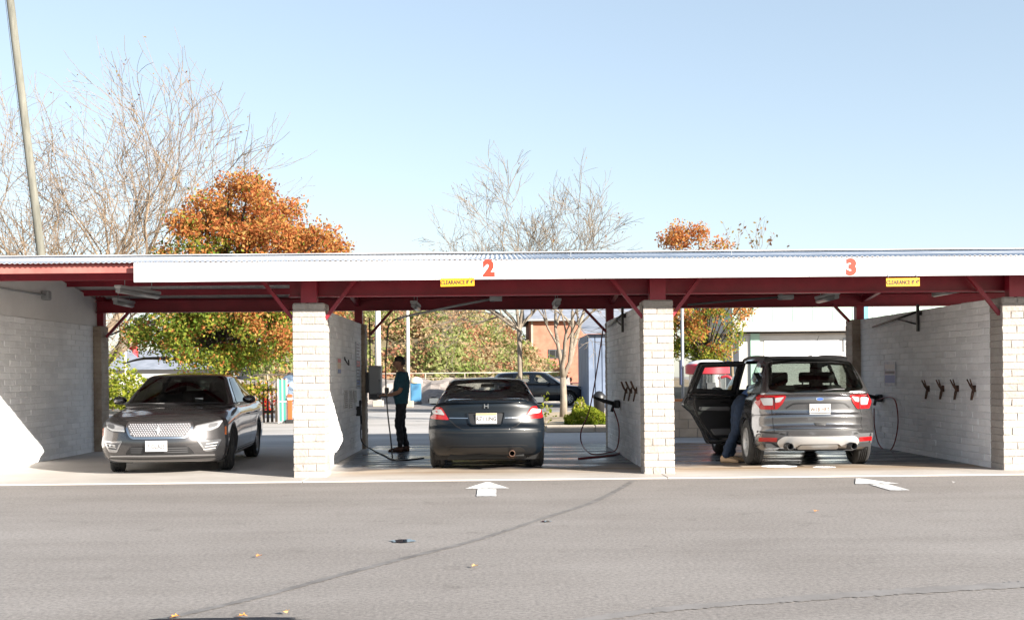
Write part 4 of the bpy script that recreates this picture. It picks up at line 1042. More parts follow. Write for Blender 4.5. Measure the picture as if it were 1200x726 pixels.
M_bluep = mat('print_blue', (.10, .16, .36), .5); M_redp = mat('print_red', (.50, .08, .08), .5); M_tanp = mat('print_tan', (.55, .42, .28), .5)
notice('wall_sign', 'small tan and blue notice high on the wall left of the coupe', XA, (395, 419), (399.5, 438), M_plate, 1, 0, [(.05, .3, M_bluep), (.32, .7, M_tanp), (.72, .95, M_redp)])
notice('instruction_board', 'tall narrow grey instruction board beside the tan pier left of the coupe', XA, (417, 400), (422, 455), M_poster, 1, 14, [(.08, .2, M_bluep), (.45, .6, M_redp)])
for i, (q0, q1, lb) in enumerate(((403.5, 407.5, 'first of three lettered strips on the wall left of the coupe, nearest the lot'), (409.5, 413, 'middle of three lettered strips on the wall left of the coupe'), (414.5, 418, 'last of three lettered strips on the wall left of the coupe, shortest'))):
    notice('lettered_strip', lb, XA, (q0, 457), (q1, 478 if i < 2 else 471), M_plate, 1, 9)
notice('wall_poster', 'square grey blue poster on the right end wall above the hose', XC, (1036.5, 424), (1050, 452), M_poster, -1, 0, [(.12, .45, M_bluep), (.5, .62, M_noteink), (.7, .9, M_plate)])
# hook on the left partition
a = onx(404, 424, XA); t = thing('wall_hook', 'small black curved hook on the wall beside the tan notice', 'hook', a); tube('rod', bezier([(0, 0, .06), (.03, 0, .0), (.06, .06, -.05), (.05, .16, -.03), (.04, .2, .04)], 5), .012, M_black, t, 6); boxo('mount', -.005, .01, -.03, .03, .03, .09, M_black, t, .003)
# mat clips
def clip(px_, py_, X, sgn, lb, s_=1):
    a = onx(px_, py_, X); t = thing('mat_clip', lb, 'clip', a, 0, 'rusty mat clips on the wash bay walls')
    bm = bmesh.new(); box(bm, -.006, .006, -.045*s_, .045*s_, -.05, .05, .003); from_bm('mount', bm, M_rust, t)
    for sy in (-1, 1):
        tube('jaw', [(sgn*.012, sy*.012, -.02), (sgn*.05, sy*.03, .04), (sgn*.09, sy*.055*s_, .14)], [.016, .014, .010], M_rust, t, 6)
        tube('handle', [(sgn*.012, sy*.012, .02), (sgn*.03, sy*.03, -.07), (sgn*.05, sy*.022, -.17)], [.015, .012, .010], M_rust, t, 6)
    tube('spring', [(sgn*.02, -.03, 0), (sgn*.02, .03, 0)], .016, M_rust, t, 8)
for q, lb in ((1088, 'rusty mat clip on the right end wall, nearest the hose'), (1105, 'rusty mat clip on the right end wall, second from the hose'), (1122, 'rusty mat clip on the right end wall, third from the hose'), (1142, 'rusty mat clip on the right end wall, nearest the pier')):
    clip(q, 455, XC, -1, lb)
for q, lb in ((734.5, 'rusty mat clip on the middle wall, farthest from the front pier'), (740, 'rusty mat clip on the middle wall, between two others'), (746, 'rusty mat clip on the middle wall, nearest the front pier')):
    clip(q, 457, XB, -1, lb)
# control box on the rear pier
a = P(440, 448, 22.5); t = thing('control_box', 'grey metal control box mounted on the tan rear pier beside the person', 'box', (a.x, 22.5, a.z))
boxo('cabinet', -.12, .12, -.14, .14, -.33, .33, M_grey, t, .01); boxo('cabinet_door', -.105, .105, -.155, -.142, -.20, .31, M_grey, t, .006); boxo('coin_panel', -.105, .105, -.152, -.142, -.31, -.22, M_dgrey, t, .004); tube('lock', [(.08, -.165, .05), (.08, -.15, .05)], .015, M_chrome, t, 8)
tube('conduit', [(-.10, 0, .33), (-.10, 0, .8), (-.11, 0, 1.25)], .014, M_black, t, 8); boxo('bracket', -.2, -.12, -.05, .05, -.2, .2, M_dgrey, t, .004)
# spray gun in its holster on the left partition
def gun(name, a, sgn, lb, hose_m, hose_pts, rot=0):
    t = thing(name, lb, 'spray gun', a); t.rotation_euler = (rot, 0, 0)
    boxo('holster', -.02 if sgn > 0 else -.08, .08 if sgn > 0 else .02, -.06, .06, -.08, .10, M_black, t, .015)
    tube('barrel', [(sgn*.06, 0, .12), (sgn*.07, .02, -.10), (sgn*.07, .05, -.34)], [.022, .020, .014], M_black, t, 8)
    tube('grip', [(sgn*.06, 0, .10), (sgn*.07, -.10, .20)], .024, M_black, t, 8); tube('trigger_guard', bezier([(sgn*.06, -.03, .06), (sgn*.07, -.10, .08), (sgn*.07, -.11, .17)], 4), .006, M_black, t, 6)
    return t
a = onx(418.5, 482, XA); gun('spray_gun', a, 1, 'black spray gun hanging in its holster on the wall left of the coupe', None, None)
h = onx(418.5, 497, XA)
def hose(name, pts, r_, m_, lb):
    o = tube(name, bezier(pts, 8), r_, m_, None, 8); return tag(o, lb, 'hose')
Yb = G(460, 538).y
pe = G(460, 538, .03)
hose('black_hose', [h+Vector((.07, .02, 0)), onx(424, 517, XA+.15), G(437, 527, .05), G(450, 533, .03), pe, pe+Vector((.25, -.1, 0)), pe+Vector((.5, .3, 0))], .012, M_blackhose, 'black hose drooping from the spray gun to the wet floor of bay two')
# overhead boom with its drop hose, bay two
mt_ = P(577, 350, Yb+.3); e1 = P(480, 369.5, Yb); t = thing('wash_boom', 'curved overhead boom with a long black drop hose in bay two', 'boom', mt_)
def rel(p): return Vector(p)-mt_
tube('pivot', [(0, 0, .35), (0, 0, -.05)], .035, M_dgrey, t, 10); boxo('pivot_box', -.05, .17, -.06, .06, -.04, .04, M_grey, t, .01)
tube('arm', [rel(mt_), rel(P(530, 359, Yb+.1)), rel(e1), rel(P(466, 373, Yb))], .020, M_grey, t, 8)
tube('drop_hose', bezier([rel(P(466, 373, Yb)), rel(P(456, 381, Yb)), rel(P(453.5, 400, Yb)), rel(P(452, 440, Yb)), rel(P(454, 480, Yb)), rel(P(458, 515, Yb)), rel(pe)], 6), .013, M_blackhose, t, 8)
# bay three boom
mt_ = P(915, 348, 20.2); t = thing('wash_boom', 'straight overhead boom under the roof of bay three above the SUV', 'boom', mt_)
tube('pivot', [(0, 0, .35), (0, 0, -.05)], .035, M_dgrey, t, 10); boxo('pivot_box', -.05, .22, -.06, .06, -.04, .04, M_grey, t, .01); tube('arm', [(0, 0, 0), rel(P(860, 352, 20.0)), rel(P(806, 357, 19.9))], .020, M_dgrey, t, 8)
# wall brackets
def bracket(X, a, b, c_, lb, sgn):
    pa, pb, pc = onx(*a, X), onx(*b, X), onx(*c_, X); off = Vector((sgn*.05, 0, 0)); t = thing('hose_bracket', lb, 'bracket', pb)
    tube('rail', [pa-pb+off, off], .018, M_black, t, 8); bm = bmesh.new(); box(bm, sgn*.05-.02, sgn*.05+.02, -.025, .025, pc.z-pb.z, .12); from_bm('upright', bm, M_black, t)
    m_ = (pa-pb)*.45; tube('strut', [m_+off, Vector((0, 0, (pc.z-pb.z)*.65))+off], .014, M_black, t, 8); boxo('mount', sgn*.03-.03, sgn*.03+.03, -.05, .05, -.06, -.0, M_black, t)
bracket(XC, (1026, 383), (1079, 365), (1079, 388), 'black triangular hose bracket on top of the right end wall', -1)
bracket(XB, (716, 383), (733, 368), (733, 389), 'black hose bracket on top of the middle wall', -1)
xl = WL+.10; a = onx(-6, 337, xl); b = onx(50, 346, xl); t = thing('wall_pipe', 'grey pipe running along the plastered left wall to a valve', 'pipe', b)
tube('pipe', [a-b+Vector((.06, 0, 0)), Vector((.06, 0, 0))], .018, M_grey, t, 8); boxo('valve', -.01, .12, -.06, .10, -.08, .08, M_grey, t, .02)
# red hoses with their guns
def wallgun(X, pg, lb, lbh, loop, X2=0):
    a = onx(*pg, X); t = thing('spray_gun', lb, 'spray gun', a)
    boxo('holster', -.10, .0, -.10, .10, -.07, .07, M_black, t, .02); tube('barrel', [(-.07, .0, .0), (-.26, .02, .05), (-.44, .04, .12)], [.04, .034, .022], M_black, t, 8); tube('grip', [(-.10, 0, 0), (-.14, -.02, -.13)], .026, M_black, t, 8)
    hose('red_hose', [a+Vector((-.12, 0, -.05))]+loop, .0115, M_redhose, lbh)
wallgun(XB, (726, 473), 'black spray gun sticking out from the middle wall over the wet floor', 'red hose hanging in a loop from the middle wall beside the hedge',
    [onx(728, 500, XB)+Vector((-.04, 0, 0)), onx(727, 526, XB)+Vector((-.06, 0, .02)), G(712, 530, .04), G(693, 531.5, .05), P(682, 520, 20.6), P(681, 505, 20.6), P(688, 488, 20.6), P(693, 470, 20.6), P(700, 430, 20.8), P(707, 383, 21.2)])
t = tag(tube('red_hose', [G(678, 537, .03), G(700, 535, .03), G(720, 533, .03), G(727, 530, .03)], .018, M_redhose), 'short red hose end lying on the wet floor by the middle wall', 'hose')
wallgun(XC, (1033, 466), 'black spray gun sticking out from the right end wall behind the SUV', 'dark red hose looping down the right end wall',
    [onx(1043, 465, XC)+Vector((-.04, 0, 0)), onx(1052, 470, XC)+Vector((-.04, 0, 0)), onx(1055, 495, XC)+Vector((-.04, 0, 0)), onx(1051, 520, XC)+Vector((-.05, 0, 0)), onx(1044, 528, XC)+Vector((-.06, 0, 0)), onx(1035, 520, XC)+Vector((-.08, 0, 0)), onx(1030, 500, XC)+Vector((-.08, 0, 0)), onx(1028, 478, XC)+Vector((-.06, 0, 0))])

# ------------------------------------------------------------------ people
def skin_mesh(joints, bones, sub=2):
    """joints: name -> (pos, radius); returns one continuous mesh"""
    names = list(joints); idx = {n: i for i, n in enumerate(names)}
    me = bpy.data.meshes.new('b'); me.from_pydata([joints[n][0] for n in names], [(idx[a], idx[b]) for a, b in bones], [])
    o = bpy.data.objects.new('tmp', me); C.objects.link(o); sk = o.modifiers.new('s', 'SKIN'); sk.use_smooth_shade = True
    for n in names:
        r = joints[n][1]; r = r if isinstance(r, tuple) else (r, r); v = me.skin_vertices[0].data[idx[n]]; v.radius = r; v.use_root = (n == names[0])
    sb = o.modifiers.new('u', 'SUBSURF'); sb.levels = sub
    dg = bpy.context.evaluated_depsgraph_get(); out = bpy.data.meshes.new_from_object(o.evaluated_get(dg)); bpy.data.objects.remove(o); return out
def hand(J, B, wrist, pre, d, up_, side, curl=.5):
    d, up_, side = Vector(d).normalized(), Vector(up_).normalized(), Vector(side).normalized(); w_ = Vector(J[wrist][0])
    palm = w_+d*.055; J[pre+'palm'] = (palm, (.032, .018)); B.append((wrist, pre+'palm'))
    for i, (s_, ln) in enumerate(((-.028, .065), (-.010, .078), (.009, .072), (.026, .056))):
        k = palm+d*.040+side*s_; J[f'{pre}k{i}'] = (k, .0105); B.append((pre+'palm', f'{pre}k{i}'))
        m_ = k+d*ln*.5*math.cos(curl)-up_*ln*.5*math.sin(curl); e = m_+d*ln*.45*math.cos(curl*2)-up_*ln*.45*math.sin(curl*2)
        J[f'{pre}m{i}'] = (m_, .0095); J[f'{pre}e{i}'] = (e, .0075); B += [(f'{pre}k{i}', f'{pre}m{i}'), (f'{pre}m{i}', f'{pre}e{i}')]
    a = w_+d*.030-side*.034; b = a+d*.035-side*.022-up_*.01; J[pre+'t0'] = (a, .012); J[pre+'t1'] = (b, .011); J[pre+'t2'] = (b+d*.028-up_*.012, .009); B += [(wrist, pre+'t0'), (pre+'t0', pre+'t1'), (pre+'t1', pre+'t2')]
def head_data(c, fwd, s_=1.0):
    """head with brow, nose, mouth, chin and ears, facing fwd"""
    fwd = Vector(fwd).normalized(); up_ = Vector((0, 0, 1)); up_ = (up_-fwd*up_.dot(fwd)).normalized(); rt = fwd.cross(up_)
    bm = bmesh.new(); bmesh.ops.create_uvsphere(bm, u_segments=28, v_segments=22, radius=1)
    for v in bm.verts:
        x, y, z = v.co                       # x right, y forward, z up
        X, Y_, Z = x*.076, y*.098, z*.118
        if z < 0: X *= 1-.30*z*z; Y_ *= 1-.10*z*z
        if y > 0:
            n = math.exp(-(x/.16)**2-((z+.10)/.20)**2)*y; Y_ += .026*n                     # nose
            Y_ -= .012*math.exp(-((abs(x)-.36)/.16)**2-((z-.12)/.12)**2)                  # eye sockets
            Y_ += .008*math.exp(-(x/.30)**2-((z+.52)/.07)**2)-.006*math.exp(-(x/.30)**2-((z+.43)/.04)**2)  # lips
            Y_ += .012*math.exp(-(x/.30)**2-((z+.85)/.16)**2)                             # chin
        e = math.exp(-((abs(x)-.97)/.10)**2-((z+.02)/.22)**2-((y+.08)/.16)**2); X += math.copysign(.022*e, x) # ears
        if y < 0 and z > -.3: Y_ *= 1.08
        v.co = Vector(c)+(rt*X+fwd*Y_+up_*Z)*s_
    me = bpy.data.meshes.new('h'); bm.to_mesh(me); bm.free(); return me, (rt, fwd, up_)
def clothe(body, name, pred, off, m_, parent):
    me = body.data; bm = bmesh.new(); bm.from_mesh(me); bm.normal_update()
    kill = [f for f in bm.faces if not pred(f.calc_center_median())]; bmesh.ops.delete(bm, geom=kill, context='FACES'); bm.normal_update()
    rnd_ = random.Random(3)
    for v in bm.verts: v.co += v.normal*(off+.006*math.sin(v.co.z*55+v.co.x*30+3*math.sin(v.co.y*20))+.005*math.sin(v.co.z*23+v.co.y*47))
    be = [e for e in bm.edges if e.is_boundary]; r = bmesh.ops.extrude_edge_only(bm, edges=be)
    for v in r['geom']:
        if isinstance(v, bmesh.types.BMVert): v.co -= v.normal*(off*1.1)
    return from_bm(name, bm, m_, parent, sm=True)
M_skin = noisy('skin', [(.33, .17, .11), (.40, .22, .15)], 30, 3, .55); M_hair = noisy('hair', [(.012, .009, .008), (.03, .022, .018)], 60, 4, .6)
M_teal = noisy('teal_cotton', [(.018, .075, .105), (.026, .10, .135)], 25, 5, .9, .3, 120); M_navy = noisy('dark_trousers', [(.014, .016, .022), (.026, .028, .036)], 25, 5, .9, .3, 120)
M_denim = noisy('denim', [(.004, .011, .028), (.008, .021, .048)], 18, 6, .9, .3, 140); M_bluesh = noisy('blue_shirt', [(.03, .07, .18), (.04, .09, .22)], 20, 5, .9, .3, 120)
M_shoe = mat('brown_shoe', (.07, .03, .02), .6); M_tanshoe = mat('tan_shoe', (.30, .20, .12), .7)
def shoe(parent, p, d, m_, L=.28):
    d = Vector((d[0], d[1], 0)).normalized(); s_ = Vector((-d.y, d.x, 0)); mb = MB(); V = []; n = 10; rows = [(-.30, .030, .085), (-.22, .040, .10), (0, .042, .095), (.25, .048, .07), (.5, .048, .055), (.64, .034, .040), (.70, .012, .022)]
    for t_, w_, h_ in rows:
        for k in range(n):
            a = 2*math.pi*k/n; V.append(p+d*(t_*L)+s_*(w_*math.cos(a))+Vector((0, 0, max(0, h_*.5+h_*.62*math.sin(a)))))
    Fc = [(i*n+k, i*n+(k+1) % n, (i+1)*n+(k+1) % n, (i+1)*n+k) for i in range(len(rows)-1) for k in range(n)]+[tuple(range(n)), tuple((len(rows)-1)*n+k for k in range(n))]
    mb.add(V, Fc); return mb.build('shoe', m_, parent, True)
# the person at the rear of bay two: stands in profile, facing left, both hands forward at waist height
g = G(471, 528.5, .018); t = thing('person', 'person in a teal T-shirt and dark trousers standing by the control box', 'person', g)
fw = Vector((-1, -.10, 0)).normalized(); sd_ = Vector((-fw.y, fw.x, 0)); up = Vector((0, 0, 1))
def q3(f, s_, z): return fw*f+sd_*s_+up*z
J = {'pelvis': (q3(.0, 0, .93), (.165, .13)), 'waist': (q3(.01, 0, 1.06), (.165, .14)), 'chest': (q3(-.01, 0, 1.27), (.185, .15)), 'collar': (q3(-.03, 0, 1.42), (.11, .085)), 'neck': (q3(.0, 0, 1.50), .056), 'skull': (q3(.03, 0, 1.58), .06)}
B = [('pelvis', 'waist'), ('waist', 'chest'), ('chest', 'collar'), ('collar', 'neck'), ('neck', 'skull')]
for sg, n in ((1, 'l'), (-1, 'r')):
    J[n+'hip'] = (q3(0, sg*.09, .88), .09); J[n+'knee'] = (q3(.035+.03*sg, sg*.10, .49), .062); J[n+'calf'] = (q3(.0+.03*sg, sg*.10, .33), .056); J[n+'ankle'] = (q3(-.03+.06*sg, sg*.10, .085), .042)
    B += [('pelvis', n+'hip'), (n+'hip', n+'knee'), (n+'knee', n+'calf'), (n+'calf', n+'ankle')]
    J[n+'sh'] = (q3(-.03, sg*.185, 1.40), .058); J[n+'el'] = (q3(-.02+.05*sg, sg*.235, 1.11), .044); J[n+'fa'] = (q3(.14+.05*sg, sg*.20, 1.06), .038); J[n+'wr'] = (q3(.24+.05*sg, sg*.15, 1.05), .028)
    B += [('collar', n+'sh'), (n+'sh', n+'el'), (n+'el', n+'fa'), (n+'fa', n+'wr')]
    hand(J, B, n+'wr', n, fw*.9-sd_*sg*.35+up*.02, -sd_*sg*.4+up, sd_*sg, .7)
bme = skin_mesh(J, B, 2); hme, ax = head_data(g*0+q3(.035, 0, 1.635), fw+Vector((0, 0, -.12)))
bm = bmesh.new(); bm.from_mesh(bme); bm.from_mesh(hme); me = bpy.data.meshes.new('body'); bm.to_mesh(me); bm.free(); smooth(me); body = link('body', me, t, M_skin)
def lo(p): return p.dot(fw), p.dot(sd_), p.z
clothe(body, 'shirt', lambda p: .90 < p.z < 1.47 and not (p.z < 1.17 and (abs(lo(p)[1]) > .165 or lo(p)[0] > .155)) and not (p.z < 1.20 and abs(lo(p)[1]) > .20), .018, M_teal, t)
clothe(body, 'trousers', lambda p: .07 < p.z < .97 and lo(p)[0] < .155 and abs(lo(p)[1]) < .20, .014, M_navy, t)
for sg in (1, -1): shoe(t, q3(-.03+.06*sg+.03, sg*.10, 0), fw, M_shoe)
def hair(parent, c, ax, s_=1):
    rt, f_, u_ = ax; bm = bmesh.new(); bmesh.ops.create_uvsphere(bm, u_segments=24, v_segments=18, radius=1)
    for v in list(bm.verts):
        x, y, z = v.co
        k = 1+.05*math.sin(x*19+z*13)*math.sin(y*17+z*9)
        v.co = Vector((x, y, z))
    kill = [v for v in bm.verts if v.co.z < .30-.0*v.co.y and (v.co.y > -.05 or v.co.z < -.42) and not (v.co.z > .02 and v.co.y < .25 and abs(v.co.x) > .8)]; bmesh.ops.delete(bm, geom=kill, context='VERTS')
    for v in bm.verts:
        x, y, z = v.co; k = 1.07+.05*math.sin(x*19+z*13)*math.sin(y*17+z*9)+(.06 if z > .5 else 0)
        v.co = Vector(c)+(rt*x*.080*k+f_*(y*.105*k-.004)+u_*z*.122*k)*s_
    o = from_bm('hair', bm, M_hair, parent, sm=True); sol = o.modifiers.new('thick', 'SOLIDIFY'); sol.thickness = .012; return o
hair(t, q3(.03, 0, 1.64), ax)
# the dark clipboard-like tray he holds
c_ = g+q3(.34, 0, 1.06); tr = thing('held_tray', 'dark box held in front of the person in the teal T-shirt', 'box', c_, math.atan2(fw.y, fw.x)); bm = bmesh.new(); box(bm, -.10, .12, -.14, .14, -.05, .03, .012); from_bm('tray', bm, M_dgrey, tr)
bm = bmesh.new(); box(bm, -.11, -.03, -.10, .10, .03, .13, .012); from_bm('lid', bm, M_black, tr)

# the person bending into the SUV: legs outside, back and arms inside the car
g = G(855, 541, .018); t = thing('person', 'person in blue jeans leaning into the open rear door of the SUV', 'person', g)
fw = Vector((1, .18, 0)).normalized(); sd_ = Vector((-fw.y, fw.x, 0))
J = {'pelvis': (q3(.20, 0, .93), (.15, .12)), 'waist': (q3(.34, 0, 1.03), (.145, .105)), 'chest': (q3(.48, 0, 1.12), (.165, .12)), 'collar': (q3(.64, 0, 1.17), (.11, .085)), 'neck': (q3(.72, 0, 1.19), .056), 'skull': (q3(.78, 0, 1.20), .06)}
B = [('pelvis', 'waist'), ('waist', 'chest'), ('chest', 'collar'), ('collar', 'neck'), ('neck', 'skull')]
for sg, n in ((1, 'l'), (-1, 'r')):
    J[n+'hip'] = (q3(.17, sg*.085, .87), .09); J[n+'knee'] = (q3(.12+.03*sg, sg*.09, .49), .062); J[n+'calf'] = (q3(.04+.05*sg, sg*.09, .33), .056); J[n+'ankle'] = (q3(-.03+.08*sg, sg*.09, .085), .044)
    B += [('pelvis', n+'hip'), (n+'hip', n+'knee'), (n+'knee', n+'calf'), (n+'calf', n+'ankle')]
    J[n+'sh'] = (q3(.60, sg*.18, 1.14), .058); J[n+'el'] = (q3(.68, sg*.24, .92), .044); J[n+'wr'] = (q3(.82, sg*.20, .80), .028)
    B += [('collar', n+'sh'), (n+'sh', n+'el'), (n+'el', n+'wr')]; hand(J, B, n+'wr', n, fw-up*.5, up, sd_*sg, .5)
bme = skin_mesh(J, B, 2); hme, ax = head_data(q3(.84, 0, 1.22), fw+Vector((0, 0, -.8)))
bm = bmesh.new(); bm.from_mesh(bme); bm.from_mesh(hme); me = bpy.data.meshes.new('body'); bm.to_mesh(me); bm.free(); smooth(me); body = link('body', me, t, M_skin)
clothe(body, 'shirt', lambda p: p.dot(fw) > .20 and p.z > .86 and p.dot(fw) < .72, .02, M_bluesh, t)
clothe(body, 'jeans', lambda p: .05 < p.z and p.dot(fw) < .24 , .022, M_denim, t)
for sg in (1, -1): shoe(t, q3(-.03+.08*sg+.02, sg*.09, 0), fw*.6-sd_*.5 if sg < 0 else fw*.9-sd_*.3, M_tanshoe, .30)
hair(t, q3(.84, 0, 1.22), ax)

# soap foam left on the wet floor of bay three
M_foam = mat('soap_foam', (.72, .73, .74), .6)
def foam(px_, py_, rx, ry, n, sd, lb):
    c_ = G(px_, py_, .018); R_ = random.Random(sd); mb = MB()
    for _ in range(n):
        a = R_.uniform(0, 6.28); k = R_.random()**.5; r_ = R_.uniform(.012, .035)*(1.2-.6*k); x_, y_ = c_.x+rx*k*math.cos(a), c_.y+ry*k*math.sin(a); V = []
        for j in range(6): V.append((x_+r_*math.cos(j*1.047), y_+r_*math.sin(j*1.047), .019))
        V.append((x_, y_, .019+r_*.45)); mb.add(V, [(j, (j+1) % 6, 6) for j in range(6)])
    tag(mb.build('foam_patch', M_foam, None, True), lb, 'foam')
foam(913, 546, .26, .22, 420, 1, 'white soap foam on the wet floor beside the left rear tyre of the SUV')
foam(966, 547, .16, .12, 160, 2, 'small white soap foam patch on the floor under the tail of the SUV')
# ------------------------------------------------------------------ trees and planting
def leaf_set(cols, pre): return [leafmat(f'{pre}_{i}', c_) for i, c_ in enumerate(cols)]
L_green = leaf_set([(.13, .19, .03), (.20, .24, .04), (.30, .29, .05), (.09, .14, .025)], 'leaf_green')
L_orange = leaf_set([(.40, .15, .05), (.44, .21, .07), (.34, .11, .045), (.46, .28, .10)], 'leaf_orange')
L_bare = leaf_set([(.26, .17, .05), (.20, .10, .06)], 'leaf_sparse')
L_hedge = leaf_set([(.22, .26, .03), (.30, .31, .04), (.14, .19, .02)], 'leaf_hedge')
L_hill = leaf_set([(.20, .25, .07), (.29, .31, .12), (.40, .23, .13), (.36, .17, .11), (.38, .31, .18), (.15, .19, .06), (.46, .33, .20)], 'leaf_hill')
M_bark = noisy('bark', [(.15, .11, .075), (.27, .20, .14)], 9, 7, .9, .5, 40, stretch=(1, 1, .3)); M_barkp = noisy('pale_bark', [(.13, .105, .08), (.24, .20, .155)], 8, 7, .9, .5, 40, stretch=(1, 1, .3)); M_barkd = noisy('dark_bark', [(.02, .016, .013), (.05, .04, .03)], 9, 6, .9)
def leaves(name, pts, size, mats_, picker, parent, kind='stuff', seed=1):
    r = np.random.default_rng(seed); n = len(pts); Pn = np.array([tuple(p) for p in pts], dtype=np.float32)
    a = r.normal(size=(n, 3)); a /= np.linalg.norm(a, axis=1)[:, None]; b = r.normal(size=(n, 3)); b -= a*(a*b).sum(1)[:, None]; b /= np.linalg.norm(b, axis=1)[:, None]
    s_ = (size*(.6+.8*r.random(n)))[:, None]; w_ = s_*.55
    V = np.empty((n, 4, 3), np.float32); V[:, 0] = Pn-a*s_*.5; V[:, 1] = Pn+b*w_*.5; V[:, 2] = Pn+a*s_*.5; V[:, 3] = Pn-b*w_*.5
    V = V.reshape(-1, 3); me = bpy.data.meshes.new(name); me.vertices.add(4*n); me.vertices.foreach_set('co', V.ravel()); me.loops.add(4*n); me.loops.foreach_set('vertex_index', np.arange(4*n, dtype=np.int32)); me.polygons.add(n)
    me.polygons.foreach_set('loop_start', np.arange(0, 4*n, 4, dtype=np.int32)); me.polygons.foreach_set('loop_total', np.full(n, 4, np.int32))
    for q in mats_: me.materials.append(q)
    me.polygons.foreach_set('material_index', np.array([picker(p, r) for p in Pn], dtype=np.int32)); me.update(calc_edges=True)
    o = bpy.data.objects.new(name, me); C.objects.link(o)
    if parent: o.parent = parent
    if kind: o['kind'] = kind
    return o
def limb(mb, tips, p, d, L, r, depth, R_, spread, up_, shrink=.74, wob=.16, kids=(2, 3), tw=1):
    n = 4 if depth > 1 else 3; pts = [p]; dd = d.copy(); rr = [r]; last = depth <= 0
    for i in range(n):
        dd = (dd+Vector((R_.gauss(0, wob), R_.gauss(0, wob), R_.gauss(0, wob)+up_*.12))).normalized(); pts.append(pts[-1]+dd*L/n); rr.append(max(.0075*tw, r*(1-.40*(i+1)/n)) if not last else max(.0055*tw, r*(1-.6*(i+1)/n)))
    mb.tube(pts, rr, 7 if r > .06 else (5 if r > .02 else 3), 0, r > .06)
    if depth <= 2: tips += pts[1:]
    if last: return
    for k in range(R_.choice(kids)):
        t_ = 1 if k == 0 else R_.uniform(.35, .95); q = pts[min(n, max(1, int(round(t_*n))))]; side = dd.orthogonal().normalized(); side.rotate(Matrix.Rotation(R_.uniform(0, 6.28), 3, dd))
        ang_ = R_.uniform(.25, .6)*spread if k else R_.uniform(.05, .25)*spread; nd = (dd*math.cos(ang_)+side*math.sin(ang_)); nd.z += up_*.15; nd.normalize()
        limb(mb, tips, q, nd, L*R_.uniform(shrink-.1, shrink+.1), rr[min(n, max(1, int(round(t_*n))))]*R_.uniform(.55, .78), depth-1, R_, spread, up_, shrink, wob, kids, tw)
def bare_tree(label, base, stems, L, r, depth, seed, bark, nleaf=0, spread=1.0, up_=.35, lean=None, name='bare_tree', lsize=.10, trunk=0, kids=(2, 3), tw=1):
    R_ = random.Random(seed); t = thing(name, label, 'tree', base); mb = MB(); tips = []; p0 = Vector((0, 0, -.1))
    if trunk:
        mb.tube([p0, Vector((.02, .02, trunk*.5)), Vector((.0, .03, trunk))], [r*1.35, r*1.05, r*.95], 10); p0 = Vector((0, .03, trunk-.03))
    for d_, k in stems:
        limb(mb, tips, p0, Vector(d_).normalized(), L*k, r*(.8 if len(stems) > 1 else 1), depth, R_, spread, up_, kids=kids, tw=tw)
    mb.build('trunk', bark, t, True)
    if nleaf:
        pts = [R_.choice(tips)+Vector((R_.gauss(0, .1), R_.gauss(0, .1), R_.gauss(0, .1))) for _ in range(nleaf)]
        leaves('crown', pts, lsize, L_bare, lambda p, r_: 0 if r_.random() < .6 else 1, t, None, seed)
    return t
def leafy_tree(label, base, trunk_h, clumps, n, size, mats_, picker, seed, bark, r0=.16, limbs=(), name='leafy_tree', cr=(.45, .8)):
    R_ = random.Random(seed); t = thing(name, label, 'tree', base); mb = MB(); mb.tube([(0, 0, -.1), (.03, 0, trunk_h*.5), (0, .05, trunk_h)], [r0*1.3, r0, r0*.8], 10)
    for c_ in clumps:
        if R_.random() < .55:
            e = Vector(c_); m_ = Vector((e.x*.35, e.y*.35, trunk_h+(e.z-trunk_h)*.45)); mb.tube(bezier([(0, .05, trunk_h-.1), m_, e], 4), [r0*.5*(1-.85*i/8) for i in range(9)], 5)
    for pts in limbs: mb.tube(bezier(pts, 6), [r0*.55*(1-.8*i/(6*(len(pts)-1))) for i in range(6*(len(pts)-1)+1)], 6)
    mb.build('trunk', bark, t, True); pts = []
    for _ in range(n):
        c_ = Vector(R_.choice(clumps)); v = Vector((R_.gauss(0, 1), R_.gauss(0, 1), R_.gauss(0, .75))).normalized()*R_.uniform(*cr)*R_.random()**.33; pts.append(c_+v)
    leaves('crown', pts, size, mats_, picker, t, None, seed); return t

# the orange and green maple seen above the roof and through bay one
YT = 36.0; cx = P(262, 441, YT).x; R_ = random.Random(5); cl = []; CROWN = None
def crown_in(px_, py_):                                # outline of the crown in the photograph
    return inpoly(px_, py_, CROWN)
CROWN = inset([(200, 300), (232, 240), (262, 200), (285, 190), (305, 205), (330, 220), (352, 240), (378, 255), (400, 278), (408, 300), (402, 350), (360, 410), (330, 428), (290, 432), (262, 440), (215, 428), (190, 418), (158, 404), (150, 386), (176, 362), (192, 330)], 9)
while len(cl) < 190:
    a_, b_ = R_.uniform(135, 408), R_.uniform(190, 440)
    if crown_in(a_, b_):
        p = P(a_, b_, YT); hw_ = 2.4*math.sqrt(max(.05, 1-((b_-330)/150)**2)); cl.append((p.x-cx, R_.uniform(-hw_, hw_), p.z))
def pick_maple(p, r):
    g_ = .40+.20*(p[0]-.6)+.24*(p[2]-4.0)+.30*math.sin(p[0]*1.9+p[2]*2.3+p[1])
    return (4+r.integers(0, 4)) if r.random() < min(.93, max(.15, .5+1.6*(g_-.5)+(.5 if p[2] > 5.6 else 0))) else r.integers(0, 4)
